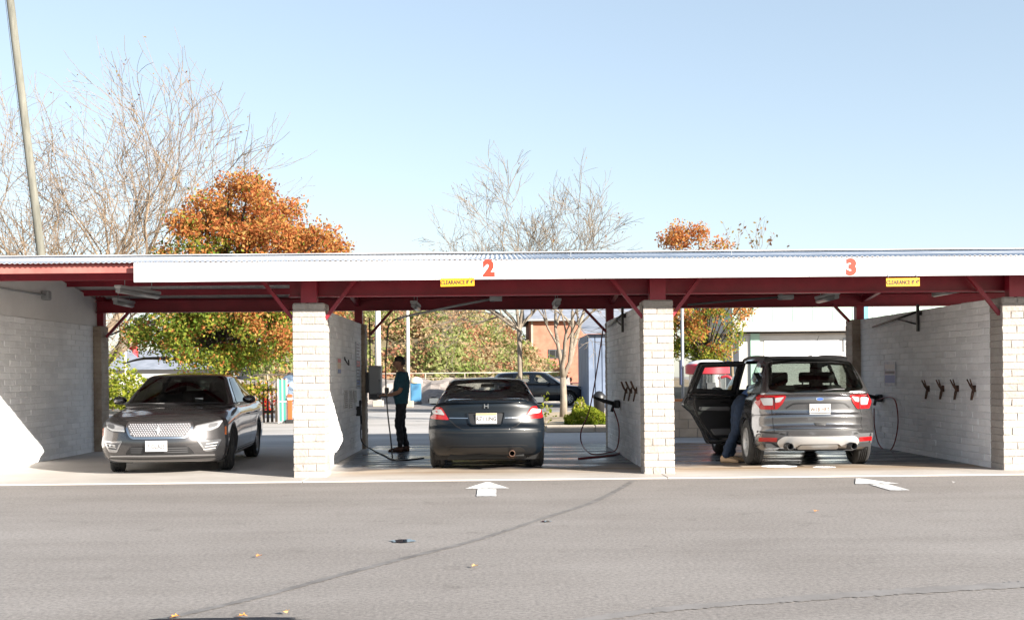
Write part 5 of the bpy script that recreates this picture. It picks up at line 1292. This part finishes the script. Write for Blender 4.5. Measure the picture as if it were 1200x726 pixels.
leafy_tree('large maple with orange top and green lower leaves behind bay one', (cx, YT, 0), 2.3, cl, 75000, .11, L_green+L_orange, pick_maple, 5, M_barkd, .17,
    limbs=[[(0, 0, 1.9), (-1.0, -.3, 2.0), (-2.2, -.6, 2.05), (-2.9, -.6, 1.9)], [(0, 0, 2.2), (-1.2, -.6, 2.9), (-2.2, -.9, 3.1), (-3.3, -1.0, 2.7)], [(-2.0, -.8, 3.1), (-1.6, -.9, 3.3), (-1.4, -1, 3.6)]], name='maple_tree', cr=(.34, .62))
# the small maple behind bay three
YT3 = 40.0; cx3 = P(828, 441, YT3).x; cl = []; R_ = random.Random(9)
while len(cl) < 85:
    a_, b_ = R_.uniform(765, 886), R_.uniform(262, 432)
    if inpoly(a_, b_, [(774, 290), (782, 268), (804, 264), (826, 272), (836, 290), (850, 302), (878, 330), (882, 370), (874, 392), (850, 418), (815, 428), (780, 415), (766, 370), (764, 310)]):
        p = P(a_, b_, YT3); hw_ = 1.5*math.sqrt(max(.05, 1-((b_-350)/95)**2)); cl.append((p.x-cx3, R_.uniform(-hw_, hw_), p.z))
def pick3(p, r):
    g_ = .42+.24*(p[2]-3.0)+.25*math.sin(p[0]*2.5+p[2]*3); return (4+r.integers(0, 4)) if r.random() < g_ else r.integers(1, 4)
leafy_tree('small round maple turning orange behind bay three beside the grey pole', (cx3, YT3, 0), 1.7, cl, 24000, .10, L_green+L_orange, pick3, 9, M_barkd, .10, name='maple_tree', cr=(.3, .5))
for (a_, lb, sd) in ((858, 'thin tree tip with few orange leaves just above the roof of bay three', 3),):
    p = P(a_, 441, 46); bare_tree(lb, (p.x, 46, 0), [((0, 0, 1), 1)], 2.2, .06, 4, sd, M_bark, 260, .8, .5, name='sapling_tree', lsize=.16, trunk=2.0)
# bare trees
p = P(92, 441, 56); bare_tree('tall bare multi stemmed tree beside the wooden utility pole', (p.x, 56, 0), [((-.42, .1, 1), 1.0), ((-.18, -.1, 1), 1.08), ((.02, .15, 1), 1.10), ((.14, -.1, 1), 1.05), ((.22, .1, 1), .92), ((.30, 0, 1), .68), ((-.6, .2, 1), .85)], 5.6, .26, 5, 21, M_bark, 1800, 1.05, .12, lsize=.11, kids=(3, 4), tw=1.7)
p = P(8, 441, 50); bare_tree('smaller bare tree at the far left behind the utility pole', (p.x, 50, 0), [((-.3, 0, 1), 1), ((.3, .1, 1), .95), ((.05, -.1, 1), 1.05)], 3.2, .14, 5, 33, M_bark, 500, 1.2, .15, lsize=.09, kids=(3, 3), tw=1.4)
p = P(609, 441, 36); bare_tree('slender bare tree with straight pale trunk behind the coupe', (p.x, 36, 0), [((-.6, .1, .7), .85), ((-.02, 0, 1), 1.12), ((-.2, .15, 1), 1.0), ((.25, -.1, 1), .9), ((.55, 0, .7), .75), ((-.9, -.1, .5), .8)], 1.62, .075, 5, 12, M_barkp, 200, 1.25, .14, lsize=.07, trunk=2.9, kids=(3, 3))
p = P(658, 487, 36); bare_tree('bare forked tree with pale trunk on the planting bed beside the hedge', (p.x, 35, .15), [((.06, 0, 1), 1.1), ((.42, .1, 1), 1.2), ((.85, .1, .85), 1.15), ((-.2, -.1, 1), .85)], 1.85, .095, 5, 44, M_barkp, 200, 1.15, .14, lsize=.07, trunk=1.2, kids=(3, 3))
# clipped hedge on the bed
hb = P(686, 499, 27.5)
def blob_pts(n, rx, ry, rz, seed, fill=.3):
    r = random.Random(seed); out = []
    for _ in range(n):
        v = Vector((r.gauss(0, 1), r.gauss(0, 1), abs(r.gauss(0, 1)))).normalized()*(1-fill*r.random()**2); k = 1+.07*math.sin(v.x*9+v.z*7)+.06*math.sin(v.y*11+v.x*5); out.append(Vector((v.x*rx*k, v.y*ry*k, v.z*rz*k)))
    return out
BED = .18
# ------------------------------------------------------------------ planting bed, walls and things behind the bays
M_conc = noisy('pale_concrete', [(.30, .26, .215), (.40, .35, .295)], 1.6, 7, .9, .3, 40); M_mulch = noisy('straw_mulch', [(.28, .21, .13), (.42, .34, .23), (.20, .14, .08)], 6, 8, .95, .6, 30)
xb0, xb1 = P(640, 500, 28.3).x, 16
t = thing('bed_wall', 'low pale concrete kerb wall of the planting bed behind bay two and three', 'wall', (xb0, 28.3, 0)); x = 0; i = 0
while x < xb1-xb0:
    boxo('kerb_stone', x+.004, min(x+1.2, xb1-xb0)-.004, 0, .2, 0, BED, M_conc, t, .02); x += 1.2
tag(boxo('planting_bed', xb0, xb1, 28.51, 40, -.05, BED-.03, M_mulch), kind='structure')
h = thing('hedge', 'round clipped yellow green hedge on the planting bed beside the middle wall', 'hedge', (P(688, 499, 29.6).x, 29.6, BED-.03))
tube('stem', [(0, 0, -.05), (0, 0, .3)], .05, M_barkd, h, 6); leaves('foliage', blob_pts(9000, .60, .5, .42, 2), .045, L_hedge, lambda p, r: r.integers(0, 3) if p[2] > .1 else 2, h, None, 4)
s_ = thing('shrub', 'small pale green shrub at the foot of the forked bare tree', 'shrub', (P(680, 480, 33.5).x, 33.5, BED-.03)); tube('stem', [(0, 0, -.05), (.02, 0, .5)], .04, M_bark, s_, 6)
leaves('foliage', [Vector((v.x, v.y, v.z+.1)) for v in blob_pts(320, .24, .24, .50, 8, .9)], .09, L_hedge+L_green[2:3], lambda p, r: r.integers(0, 4), s_, None, 6)
s_ = thing('shrub', 'thin yellow leaved weed in front of the dark vehicle', 'shrub', (P(637, 485, 30).x, 30, 0)); tube('stem', [(0, 0, -.05), (.1, 0, .6), (-.05, 0, .9)], [.012, .009, .005], M_bark, s_, 5)
leaves('foliage', [Vector((rng.gauss(0, .16), rng.gauss(0, .12), .55+rng.gauss(0, .2))) for _ in range(60)], .12, L_hedge, lambda p, r: r.integers(0, 3), s_, None, 7)
# block retaining wall with orange cap, seen beside the middle pier
M_bgb = noisy('buff_block', [(.44, .36, .28), (.56, .48, .39)], 3, 7, .9, .4, 40); M_ocap = noisy('orange_cap', [(.50, .17, .06), (.60, .24, .10)], 4, 5, .8)
xr0, xr1, yr = P(775, 490, 25.6).x, P(905, 490, 25.6).x, 25.6; t = thing('retaining_wall', 'low buff block wall with orange capping behind the open car door', 'wall', (xr0, yr, 0))
bb = [block_mesh(.39, .2, .19, 60+i) for i in range(3)]
for me in bb: me.materials.append(M_bgb)
for c_ in range(4):
    x = (.2 if c_ % 2 else 0)
    while x+.2 < xr1-xr0:
        o = bpy.data.objects.new('block', bb[rng.randrange(3)]); C.objects.link(o); o.parent = t; o.location = (x+.2, .1, c_*.2+.1); x += .4
boxo('mortar_core', .03, xr1-xr0-.2, .012, .188, 0, .79, M_mortar, t); x = 0
while x < xr1-xr0-.2: boxo('cap_stone', x+.003, x+.597, -.02, .22, .80, .86, M_ocap, t, .01); x += .6
# grey steel pole with orange base
p = P(800, 441, 27.2); t = thing('steel_pole', 'blue grey steel pole with orange base rising beside the middle pier', 'pole', (p.x, 27.2, 0)); tube('shaft', [(0, 0, 0), (0, 0, 3.1)], .036, M_grey, t, 12); boxo('base', -.12, .12, -.1, .1, .30, .42, M_ocap, t, .02); boxo('junction_box', -.07, -.03, -.08, .08, 1.15, 1.75, mat('navy_box', (.03, .04, .09), .5), t, .01)
# vacuum station with red band and white dome
p = P(829, 441, 28.4); t = thing('vacuum_station', 'car vacuum with silver drum, red band and white dome behind the open door', 'vacuum', (p.x, 28.4, 0))
M_vred = mat('vacuum_red', (.62, .05, .07), .4); V, Fc = lathe_data([(.43, 0), (.45, .2), (.45, 1.42)], 28); pyd('drum', V, Fc, M_chrome, t, True); V, Fc = lathe_data([(.46, 1.40), (.54, 1.42), (.54, 1.62), (.50, 1.66)], 32); o = pyd('band', V, Fc, M_vred, t, True); o.data.set_sharp_from_angle(angle=R(40))
V, Fc = lathe_data([(.50, 1.655), (.42, 1.71), (.25, 1.75), (.001, 1.765)], 32); pyd('dome', V, Fc, M_white, t, True); tube('hose', bezier([(.25, -.44, 1.32), (.42, -.5, 1.34), (.55, -.48, 1.15), (.58, -.4, .6), (.5, -.4, .2)], 6), .035, M_vred, t, 8); boxo('coin_box', -.12, .12, -.5, -.42, .9, 1.2, M_dgrey, t, .02)
# white building behind bay three
M_ww = noisy('white_stucco', [(.46, .44, .42), (.52, .50, .48)], .8, 5, .9); M_gm = noisy('pale_green_metal', [(.32, .43, .37), (.38, .48, .42)], .8, 4, .6); M_gp = mat('green_trim', (.30, .45, .37), .6); M_bl = mat('blue_panel', (.12, .32, .45), .5)
YB = 58; xs0, xs1 = P(866, 400, YB).x, P(1260, 400, YB).x; t = thing('white_building', 'white building with pale green metal parapet behind bay three', 'building', (xs0, YB, 0)); W_ = xs1-xs0
boxo('wall', 0, W_, 0, 14, -.5, 3.45, M_ww, t); boxo('fascia', -.5, W_, -.9, 14, 3.52, 4.0, M_ww, t, .02); x = -.5
while x < W_-.3: boxo('parapet_panel', x+.01, x+.99, -.8, -.7, 4.01, 5.6, M_gm, t, .01); x += 1.0
boxo('roof', -.4, W_, -.69, 14, 4.01, 5.5, M_gm, t); a = P(879, 400, YB).x-xs0; boxo('pilaster', a, a+.46, -.12, -.004, -.5, 3.44, M_gp, t); boxo('soffit_shadow_line', 0, W_, -.10, -.004, 3.36, 3.44, M_conc, t); a = P(988, 400, YB).x-xs0; boxo('window', a, a+.6, -.05, -.004, 2.5, 3.2, M_grey, t, .01); boxo('shutter', a-4.0, a-.2, -.04, -.003, 0, 3.1, M_white, t, .005)  # darker strip below the fascia stands in for its shadow line
a = P(1001, 370, 24.5); b = P(1017, 350, 24.5); t = thing('blue_sign_post', 'blue square post top showing above the rear pier of bay three', 'post', ((a.x+b.x)/2, 24.5, 0)); boxo('shaft', -.13, .13, -.1, .1, 0, 3.05, M_bl, t, .01); boxo('cap', -.15, .15, -.12, .12, 3.05, 3.09, M_grey, t, .005)
# salmon brick building and grey shed
M_salm = noisy('salmon_brick', [(.34, .13, .085), (.42, .18, .12)], 2, 6, .9, fine=.2); M_slate = noisy('slate_roof', [(.17, .19, .23), (.25, .27, .32)], 2, 5, .8); M_maroon = mat('maroon_base', (.10, .03, .035), .8)
YS = 88; a, b = P(621, 400, YS).x, P(745, 400, YS).x; t = thing('brick_building', 'salmon brick building with slate roof far behind the dark vehicle', 'building', (a, YS, 0)); W_ = b-a
boxo('wall', 0, W_, 0, 12, .9, 5.75, M_salm, t); boxo('plinth', -.03, W_, -.05, 12, -.6, .895, M_maroon, t); pyd('roof', [(-.4, -.5, 5.70), (W_, -.5, 5.70), (W_, 6, 8.2), (-.4, 6, 8.2), (-.4, 12.5, 5.7), (W_, 12.5, 5.7)], [(0, 1, 2, 3), (3, 2, 5, 4), (0, 3, 4), (1, 5, 2)], M_slate, t)
q = P(651, 413, YS).x-a; f_ = boxo('window', q-.55, q+.55, -.06, -.003, 2.75, 3.45, M_dgrey, t, .02); boxo('pane', q-.45, q-.03, -.07, -.061, 2.83, 3.37, M_black, f_); boxo('pane', q+.03, q+.45, -.07, -.061, 2.83, 3.37, M_black, f_)
q2 = P(622.5, 413, YS).x-a; boxo('downpipe', q2, q2+.15, -.12, -.004, .9, 5.7, M_conc, t); boxo('gutter', -.4, W_, -.62, -.51, 5.6, 5.74, M_grey, t)
YG = 50; a, b = P(689, 420, YG).x, P(765, 420, YG).x; M_shed = noisy('blue_grey_siding', [(.10, .13, .19), (.16, .20, .28)], 1, 5, .6); t = thing('grey_shed', 'blue grey ribbed metal shed behind the hedge', 'shed', (a, YG, 0)); x = 0
boxo('wall', .0, b-a, .05, 6, -.3, 3.2, M_shed, t)
while x < b-a-.1: boxo('panel', x+.015, x+.285, .0, .045, -.3, 3.18, M_shed, t, .015); x += .30
pyd('roof', [(-.2, -.3, 3.2), (b-a, -.3, 3.2), (b-a, 6, 4.2), (-.2, 6, 4.2)], [(0, 1, 2, 3)], M_slate, t)
p = P(702, 460, 32); t = thing('waste_bin', 'black waste bin behind the hedge in front of the grey shed', 'bin', (p.x, 32, BED-.03)); V, Fc = lathe_data([(.001, 0), (.13, 0), (.16, .62)], 14); pyd('bin_body', V, Fc, M_black, t, True); V, Fc = lathe_data([(.175, .62), (.17, .70), (.08, .80), (.001, .82)], 14); pyd('lid', V, Fc, M_black, t, True)
# dark parked vehicle far behind the coupe, pointing right
sp2 = dict(suv); c = Car('parked_crossover', 'black crossover parked side on behind the coupe and bare trees', 'car', sp2, M_ptruck, (0, 0, .005), math.pi/2, step=.06)
p = P(630, 441, 55); c.t.location = (P(688, 441, 55).x, 55, .005); c.t.rotation_euler = (0, 0, math.pi/2); c.t.scale = (1.05, 1.05, .97); c.arches()
for ax in ('-x', '+x'):
    c.window(FD, ax, M_glass); c.window(RD, ax, M_glass); c.window(QD, ax, M_darkglass); c.seam([(1.48, .33), (1.44, .85), (1.55, 1.03)], ax, .014); c.seam([(2.52, .33), (2.52, 1.06)], ax, .014)
    c.patch('door_handle', rnd([(2.3, .90), (2.48, .905), (2.48, .935), (2.3, .93)], .01), ax, M_ptruck, .03, .03)
c.window(rnd([(-.74, 1.03), (.74, 1.03), (.57, 1.58), (-.57, 1.58)], .05), '-y', M_glass, name='windscreen'); c.window(rw, '+y', M_darkglass, name='rear_window')
for mr_ in (0, 1): c.patch('headlight', (mir if mr_ else (lambda q: q))(rnd([(.50, .72), (.80, .76), (.84, .88), (.55, .84)], .02)), '-y', M_lampw, .008, .01)
c.mirror(1.80, 1.10, .89, 1, M_ptruck, 1); c.mirror(1.80, 1.10, .89, -1, M_ptruck, 1); c.seats([(2.30, (-.38, .38))], .9, 1.40); c.build()
for x_, y_ in ((-.79, .92), (.79, .92), (-.80, 3.61), (.80, 3.61)): c.wheel(x_, y_, 0, 10, M_silver, 1 if x_ > 0 else -1, .235)
# hillside with autumn thicket
V = []; Fc = []; nx, ny = 40, 14
for j in range(ny+1):
    for i in range(nx+1):
        x = -15+31*i/nx; y = 66+44*j/ny; z = -.3+10.0*(1-math.exp(-((y-66)/18)**1.3)) if y > 66 else -.3; z += .5*math.sin(x*.5+y*.3)+.3*math.sin(x*1.3); z *= min(1, max(.12, (6-x)/10)); V.append((x, y, z if j else -.5))
for j in range(ny):
    for i in range(nx): Fc.append((j*(nx+1)+i, j*(nx+1)+i+1, (j+1)*(nx+1)+i+1, (j+1)*(nx+1)+i))
M_hill = noisy('hill_soil', [(.12, .10, .055), (.20, .16, .10)], .6, 6, .95); hill = pyd('hillside', V, Fc, M_hill, None, True); tag(hill, kind='structure'); hb_ = BVHTree.FromPolygons([Vector(v) for v in V], Fc)
R_ = random.Random(77); pts = []; cols = []; npt = 0
for k in range(420):
    x, y = R_.uniform(-14.5, 4), 67+R_.random()**1.1*30; hit = hb_.ray_cast(Vector((x, y, 60)), Vector((0, 0, -1)))
    if hit[0] is None: continue
    z = hit[0].z; rr_ = R_.uniform(.7, 1.5); hz = R_.uniform(.8, 1.8); ci = R_.choice((0, 1, 1, 2, 2, 3, 4, 4, 6))
    for _ in range(190):
        v = Vector((R_.gauss(0, 1), R_.gauss(0, 1), abs(R_.gauss(0, 1)))).normalized()*R_.uniform(.5, 1); pts.append(Vector((x+v.x*rr_, y+v.y*rr_, z+v.z*hz))); cols.append(ci if R_.random() < .72 else R_.choice((0, 1, 4, 5)))
it = iter(cols); o = leaves('hillside_thicket', pts, .26, L_hill, lambda p, r: next(it), None, 'stuff', 3); tag(o, 'mixed autumn thicket of green, orange and brown shrubs covering the hillside', 'shrubs')
# grey stone bank and chain link fence at its foot
M_bank = noisy('stone_bank', [(.13, .11, .10), (.25, .22, .20), (.18, .155, .145)], 1.5, 8, .95, .8, 6); V = []; Fc = []; R_ = random.Random(4)
for j in range(5):
    for i in range(41): V.append((-15+19*i/40, 61+j*.9+R_.uniform(-.2, .2), [-.1, .55, .95, 1.25, 1.3][j]+(R_.uniform(-.12, .12) if j else 0)))
for j in range(4):
    for i in range(40): Fc.append((j*41+i, j*41+i+1, (j+1)*41+i+1, (j+1)*41+i))
tag(pyd('stone_bank', V, Fc, M_bank), kind='structure')
t = thing('wire_fence', 'pale wire fence with thin posts along the foot of the hillside', 'fence', (-15, 64.5, 1.2)); x = 0; k = 0
while x <= 18.5: tube('post', [(x, 0, -.2), (x, 0, .45)], .03, M_conc, t, 6); x += 2.2
tube('rail', [(0, 0, .42), (18.5, 0, .42)], .03, M_conc, t, 6); tube('wire', [(0, 0, .15), (18.5, 0, .15)], .010, M_conc, t, 5)
# portable toilet
p = P(490.5, 465, 62); t = thing('portable_toilet', 'small blue portable toilet with beige rounded roof far behind the person', 'toilet', (p.x, 60, .0)); M_tb = mat('toilet_blue', (.06, .19, .33), .5); M_bei = mat('beige_plastic', (.62, .50, .36), .6)
boxo('cabin', -.27, .27, -.27, .27, .15, 1.10, M_tb, t, .02); boxo('door', -.20, .20, -.285, -.272, .20, 1.02, M_tb, t, .008); V, Fc = lathe_data([(.36, 1.10), (.36, 1.22), (.25, 1.38), (.001, 1.44)], 16); pyd('roof', V, Fc, M_bei, t, True); boxo('skid', -.29, .29, -.29, .29, 0, .145, M_dgrey, t, .01)
# white lamp poles
M_pw = mat('white_pole', (.50, .48, .45), .5)
for (a, Y_, top, r_, lb) in ((478, 54, 5.6, .10, 'slim white lamp pole in front of the autumn hillside, right of the drop hose'), (443, 56, 5.9, .17, 'thicker white lamp pole left of the drop hose')):
    p = P(a, 441, Y_); t = thing('lamp_pole', lb, 'pole', (p.x, Y_, 0)); tube('shaft', [(0, 0, 0), (.02, 0, top)], [r_, r_*.7], M_pw, t, 10); boxo('lamp_head', -.5, .1, -.12, .12, top, top+.12, M_grey, t, .03); boxo('base', -.25, .25, -.25, .25, 0, .3, M_conc, t, .02)
# wooden utility pole
a, b = P(48, 297, 31), P(12, 0, 31); d_ = (b-a).normalized(); bs = a-d_*(a.z/d_.z); M_pole = noisy('weathered_wood', [(.10, .098, .080), (.17, .165, .138)], 3, 8, .9, .5, 30, stretch=(3, 3, .4)); t = thing('utility_pole', 'leaning weathered wooden utility pole at the left edge', 'pole', bs)
L_ = (b-a).length+(a-bs).length+1.6; tube('shaft', [d_*(-.3), d_*L_*.5, d_*L_], [.118, .108, .098], M_pole, t, 14); e = d_*(L_-.5); bm = bmesh.new(); bar(bm, e+Vector((-1.1, .14, 0)), e+Vector((1.1, .14, .0)), .10, .12); from_bm('crossarm', bm, M_pole, t)
for s_ in (-1, -.5, .5, 1): tube('insulator', [e+Vector((s_, .14, .05)), e+Vector((s_, .14, .22))], .04, M_dgrey, t, 8)
tube('ground_wire', [d_*.1+Vector((-.13, -.05, 0)), d_*L_*.9+Vector((-.115, -.04, 0))], .008, M_dgrey, t, 5)
# behind bay one: pale building, picket fence, teal gate panels, orange marker, tank, flagpole, yellow shrubs
YW = 74; a, b = P(100, 430, YW).x, P(352, 430, YW).x; t = thing('pale_building', 'low pale building glimpsed under the maple behind bay one', 'building', (a, YW, 0)); boxo('wall', 0, b-a, 0, 9, -.3, 2.1, M_ww, t); pyd('roof', [(-.4, -.5, 2.05), (b-a+.4, -.5, 2.05), (b-a+.4, 4.5, 3.4), (-.4, 4.5, 3.4)], [(0, 1, 2, 3)], M_slate, t)
for i in range(5):
    q = 1.2+i*2.6; f_ = boxo('window', q, q+1.0, -.05, -.003, .7, 1.6, M_grey, t, .01); boxo('pane', q+.1, q+.9, -.06, -.051, .8, 1.5, M_black, f_)
YF = 36.6; a, b = P(252, 470, YF).x, P(327, 470, YF).x; M_fw = noisy('dark_fence_wood', [(.025, .018, .014), (.06, .042, .032)], 4, 6, .9); t = thing('picket_fence', 'dark wooden picket fence behind the grey sedan', 'fence', (a, YF, 0)); x = 0
while x < b-a-.05:
    hh = 1.36+rng.uniform(-.05, .05); bm = bmesh.new(); box(bm, x, x+.085, 0, .02, .02, hh, 0); vs4 = [v for v in bm.verts if v.co.z > 1]
    for v in vs4: v.co.x += (.03 if v.co.x < x+.04 else -.03)
    from_bm('picket', bm, M_fw, t); x += .135
for z_ in (.3, 1.0): boxo('rail', 0, b-a, .022, .06, z_, z_+.09, M_fw, t)
L_red = leaf_set([(.55, .03, .03), (.40, .05, .03)], 'leaf_red'); s_ = thing('shrub', 'shrub with bright red leaves showing through the picket fence', 'shrub', (P(308, 470, YF+.7).x, YF+.7, 0)); tube('stem', [(0, 0, 0), (0, 0, .8)], .03, M_bark, s_, 6)
leaves('foliage', [Vector((rng.gauss(0, .35), rng.gauss(0, .2), .25+abs(rng.gauss(.4, .32)))) for _ in range(420)], .13, L_red+L_hedge[:1], lambda p, r: r.integers(0, 3) % 3, s_, None, 9)
s_ = thing('shrub', 'yellow green climber hanging over the picket fence', 'shrub', (P(298, 455, YF-.2).x, YF-.2, 0)); tube('stem', [(0, .12, 0), (0, .1, 1.1)], .025, M_bark, s_, 6); leaves('foliage', [Vector((rng.gauss(0, .38), rng.gauss(0, .10), 1.08+rng.gauss(0, .14))) for _ in range(520)], .11, L_hedge+L_orange[3:4], lambda p, r: r.integers(0, 4), s_, None, 10)
YP = 36.0; a, b = P(325.5, 470, YP).x, P(336.5, 470, YP).x; t = thing('teal_gate', 'teal gate of two panels in a white frame beside the left pier', 'gate', (a, YP, 0)); M_tl = mat('teal_sheet', (.05, .25, .21), .5); W_ = b-a
for x in (0, W_*.5-.02, W_-.04): boxo('frame_post', x, x+.04, 0, .04, 0, 1.40, M_pw, t)
for x0_, x1_ in ((.045, W_*.5-.025), (W_*.5+.025, W_-.045)): boxo('panel', x0_, x1_, .01, .03, .06, 1.36, M_tl, t)
boxo('frame_rail', .0, W_, -.012, -.002, .66, .70, M_pw, t); boxo('frame_rail', .0, W_, -.012, -.002, .02, .06, M_pw, t)
p = P(340, 485, YP); t = thing('orange_marker', 'orange marker post with a white band beside the teal gate', 'post', (p.x, YP, 0)); M_mk = mat('marker_orange', (.50, .09, .02), .6)
boxo('shaft', -.07, .07, -.05, .05, .12, .72, M_mk, t, .01); boxo('band', -.072, .072, -.052, .052, .725, .80, M_plate, t, .005); boxo('tip', -.07, .07, -.05, .05, .805, .90, M_mk, t, .01); boxo('foot', -.14, .14, -.12, .12, 0, .115, M_rubber, t, .02)
p = P(340, 441, 41); t = thing('water_tank', 'pale blue domed tank behind the teal gate', 'tank', (p.x, 41, 0)); M_pb = mat('pale_blue_plastic', (.25, .34, .46), .5); V, Fc = lathe_data([(.36, 0), (.38, .1), (.38, 1.2), (.34, 1.32), (.2, 1.48), (.001, 1.55)], 20); pyd('shell', V, Fc, M_pb, t, True); V, Fc = lathe_data([(.1, 1.5), (.1, 1.60), (.001, 1.6)], 12); pyd('lid', V, Fc, M_dgrey, t, True)
p = P(147, 441, 58); t = thing('flagpole', 'white flagpole with a limp red and white flag behind bay one', 'flagpole', (p.x, 58, 0)); tube('shaft', [(0, 0, 0), (0, 0, 5.4)], [.07, .05], M_pw, t, 8); V = []; Fc = []
for i in range(9):
    for j in range(13): V.append((.05+.75*i/8*.75, .12*math.sin(i*1.4+j*.3), 4.1-1.1*j/12-.5*(i/8)**1.5))
mi_ = []
for i in range(8):
    for j in range(12): Fc.append((i*13+j, i*13+j+1, (i+1)*13+j+1, (i+1)*13+j)); mi_.append(2 if (i < 3 and j < 6) else j % 2)
pyd('flag', V, Fc, [mat('flag_red', (.5, .04, .06), .8), mat('flag_white', (.75, .73, .72), .8), mat('flag_blue', (.05, .07, .25), .8)], t, True, mi_)
for (a, b, Y_, n, sx, sz, lb, sd) in ((152, 446, 50, 1500, 1.3, 1.6, 'yellow green bush left of the maple behind bay one', 31), (176, 450, 47, 900, .9, 1.1, 'smaller yellow bush beside the sedan roof behind bay one', 32), (132, 452, 53, 1200, 1.3, 2.6, 'tall pale olive bush at the left rear pier behind bay one', 34)):
    p = P(a, b, Y_); s_ = thing('shrub', lb, 'shrub', (p.x, Y_, 0)); tube('stem', [(0, 0, 0), (0, 0, sz*.6)], .05, M_bark, s_, 6); leaves('foliage', [v+Vector((0, 0, .15)) for v in blob_pts(n, sx, sx*.7, sz, sd, .7)], .17, L_hedge+L_green[1:3], lambda p, r: r.integers(0, 5), s_, None, sd)
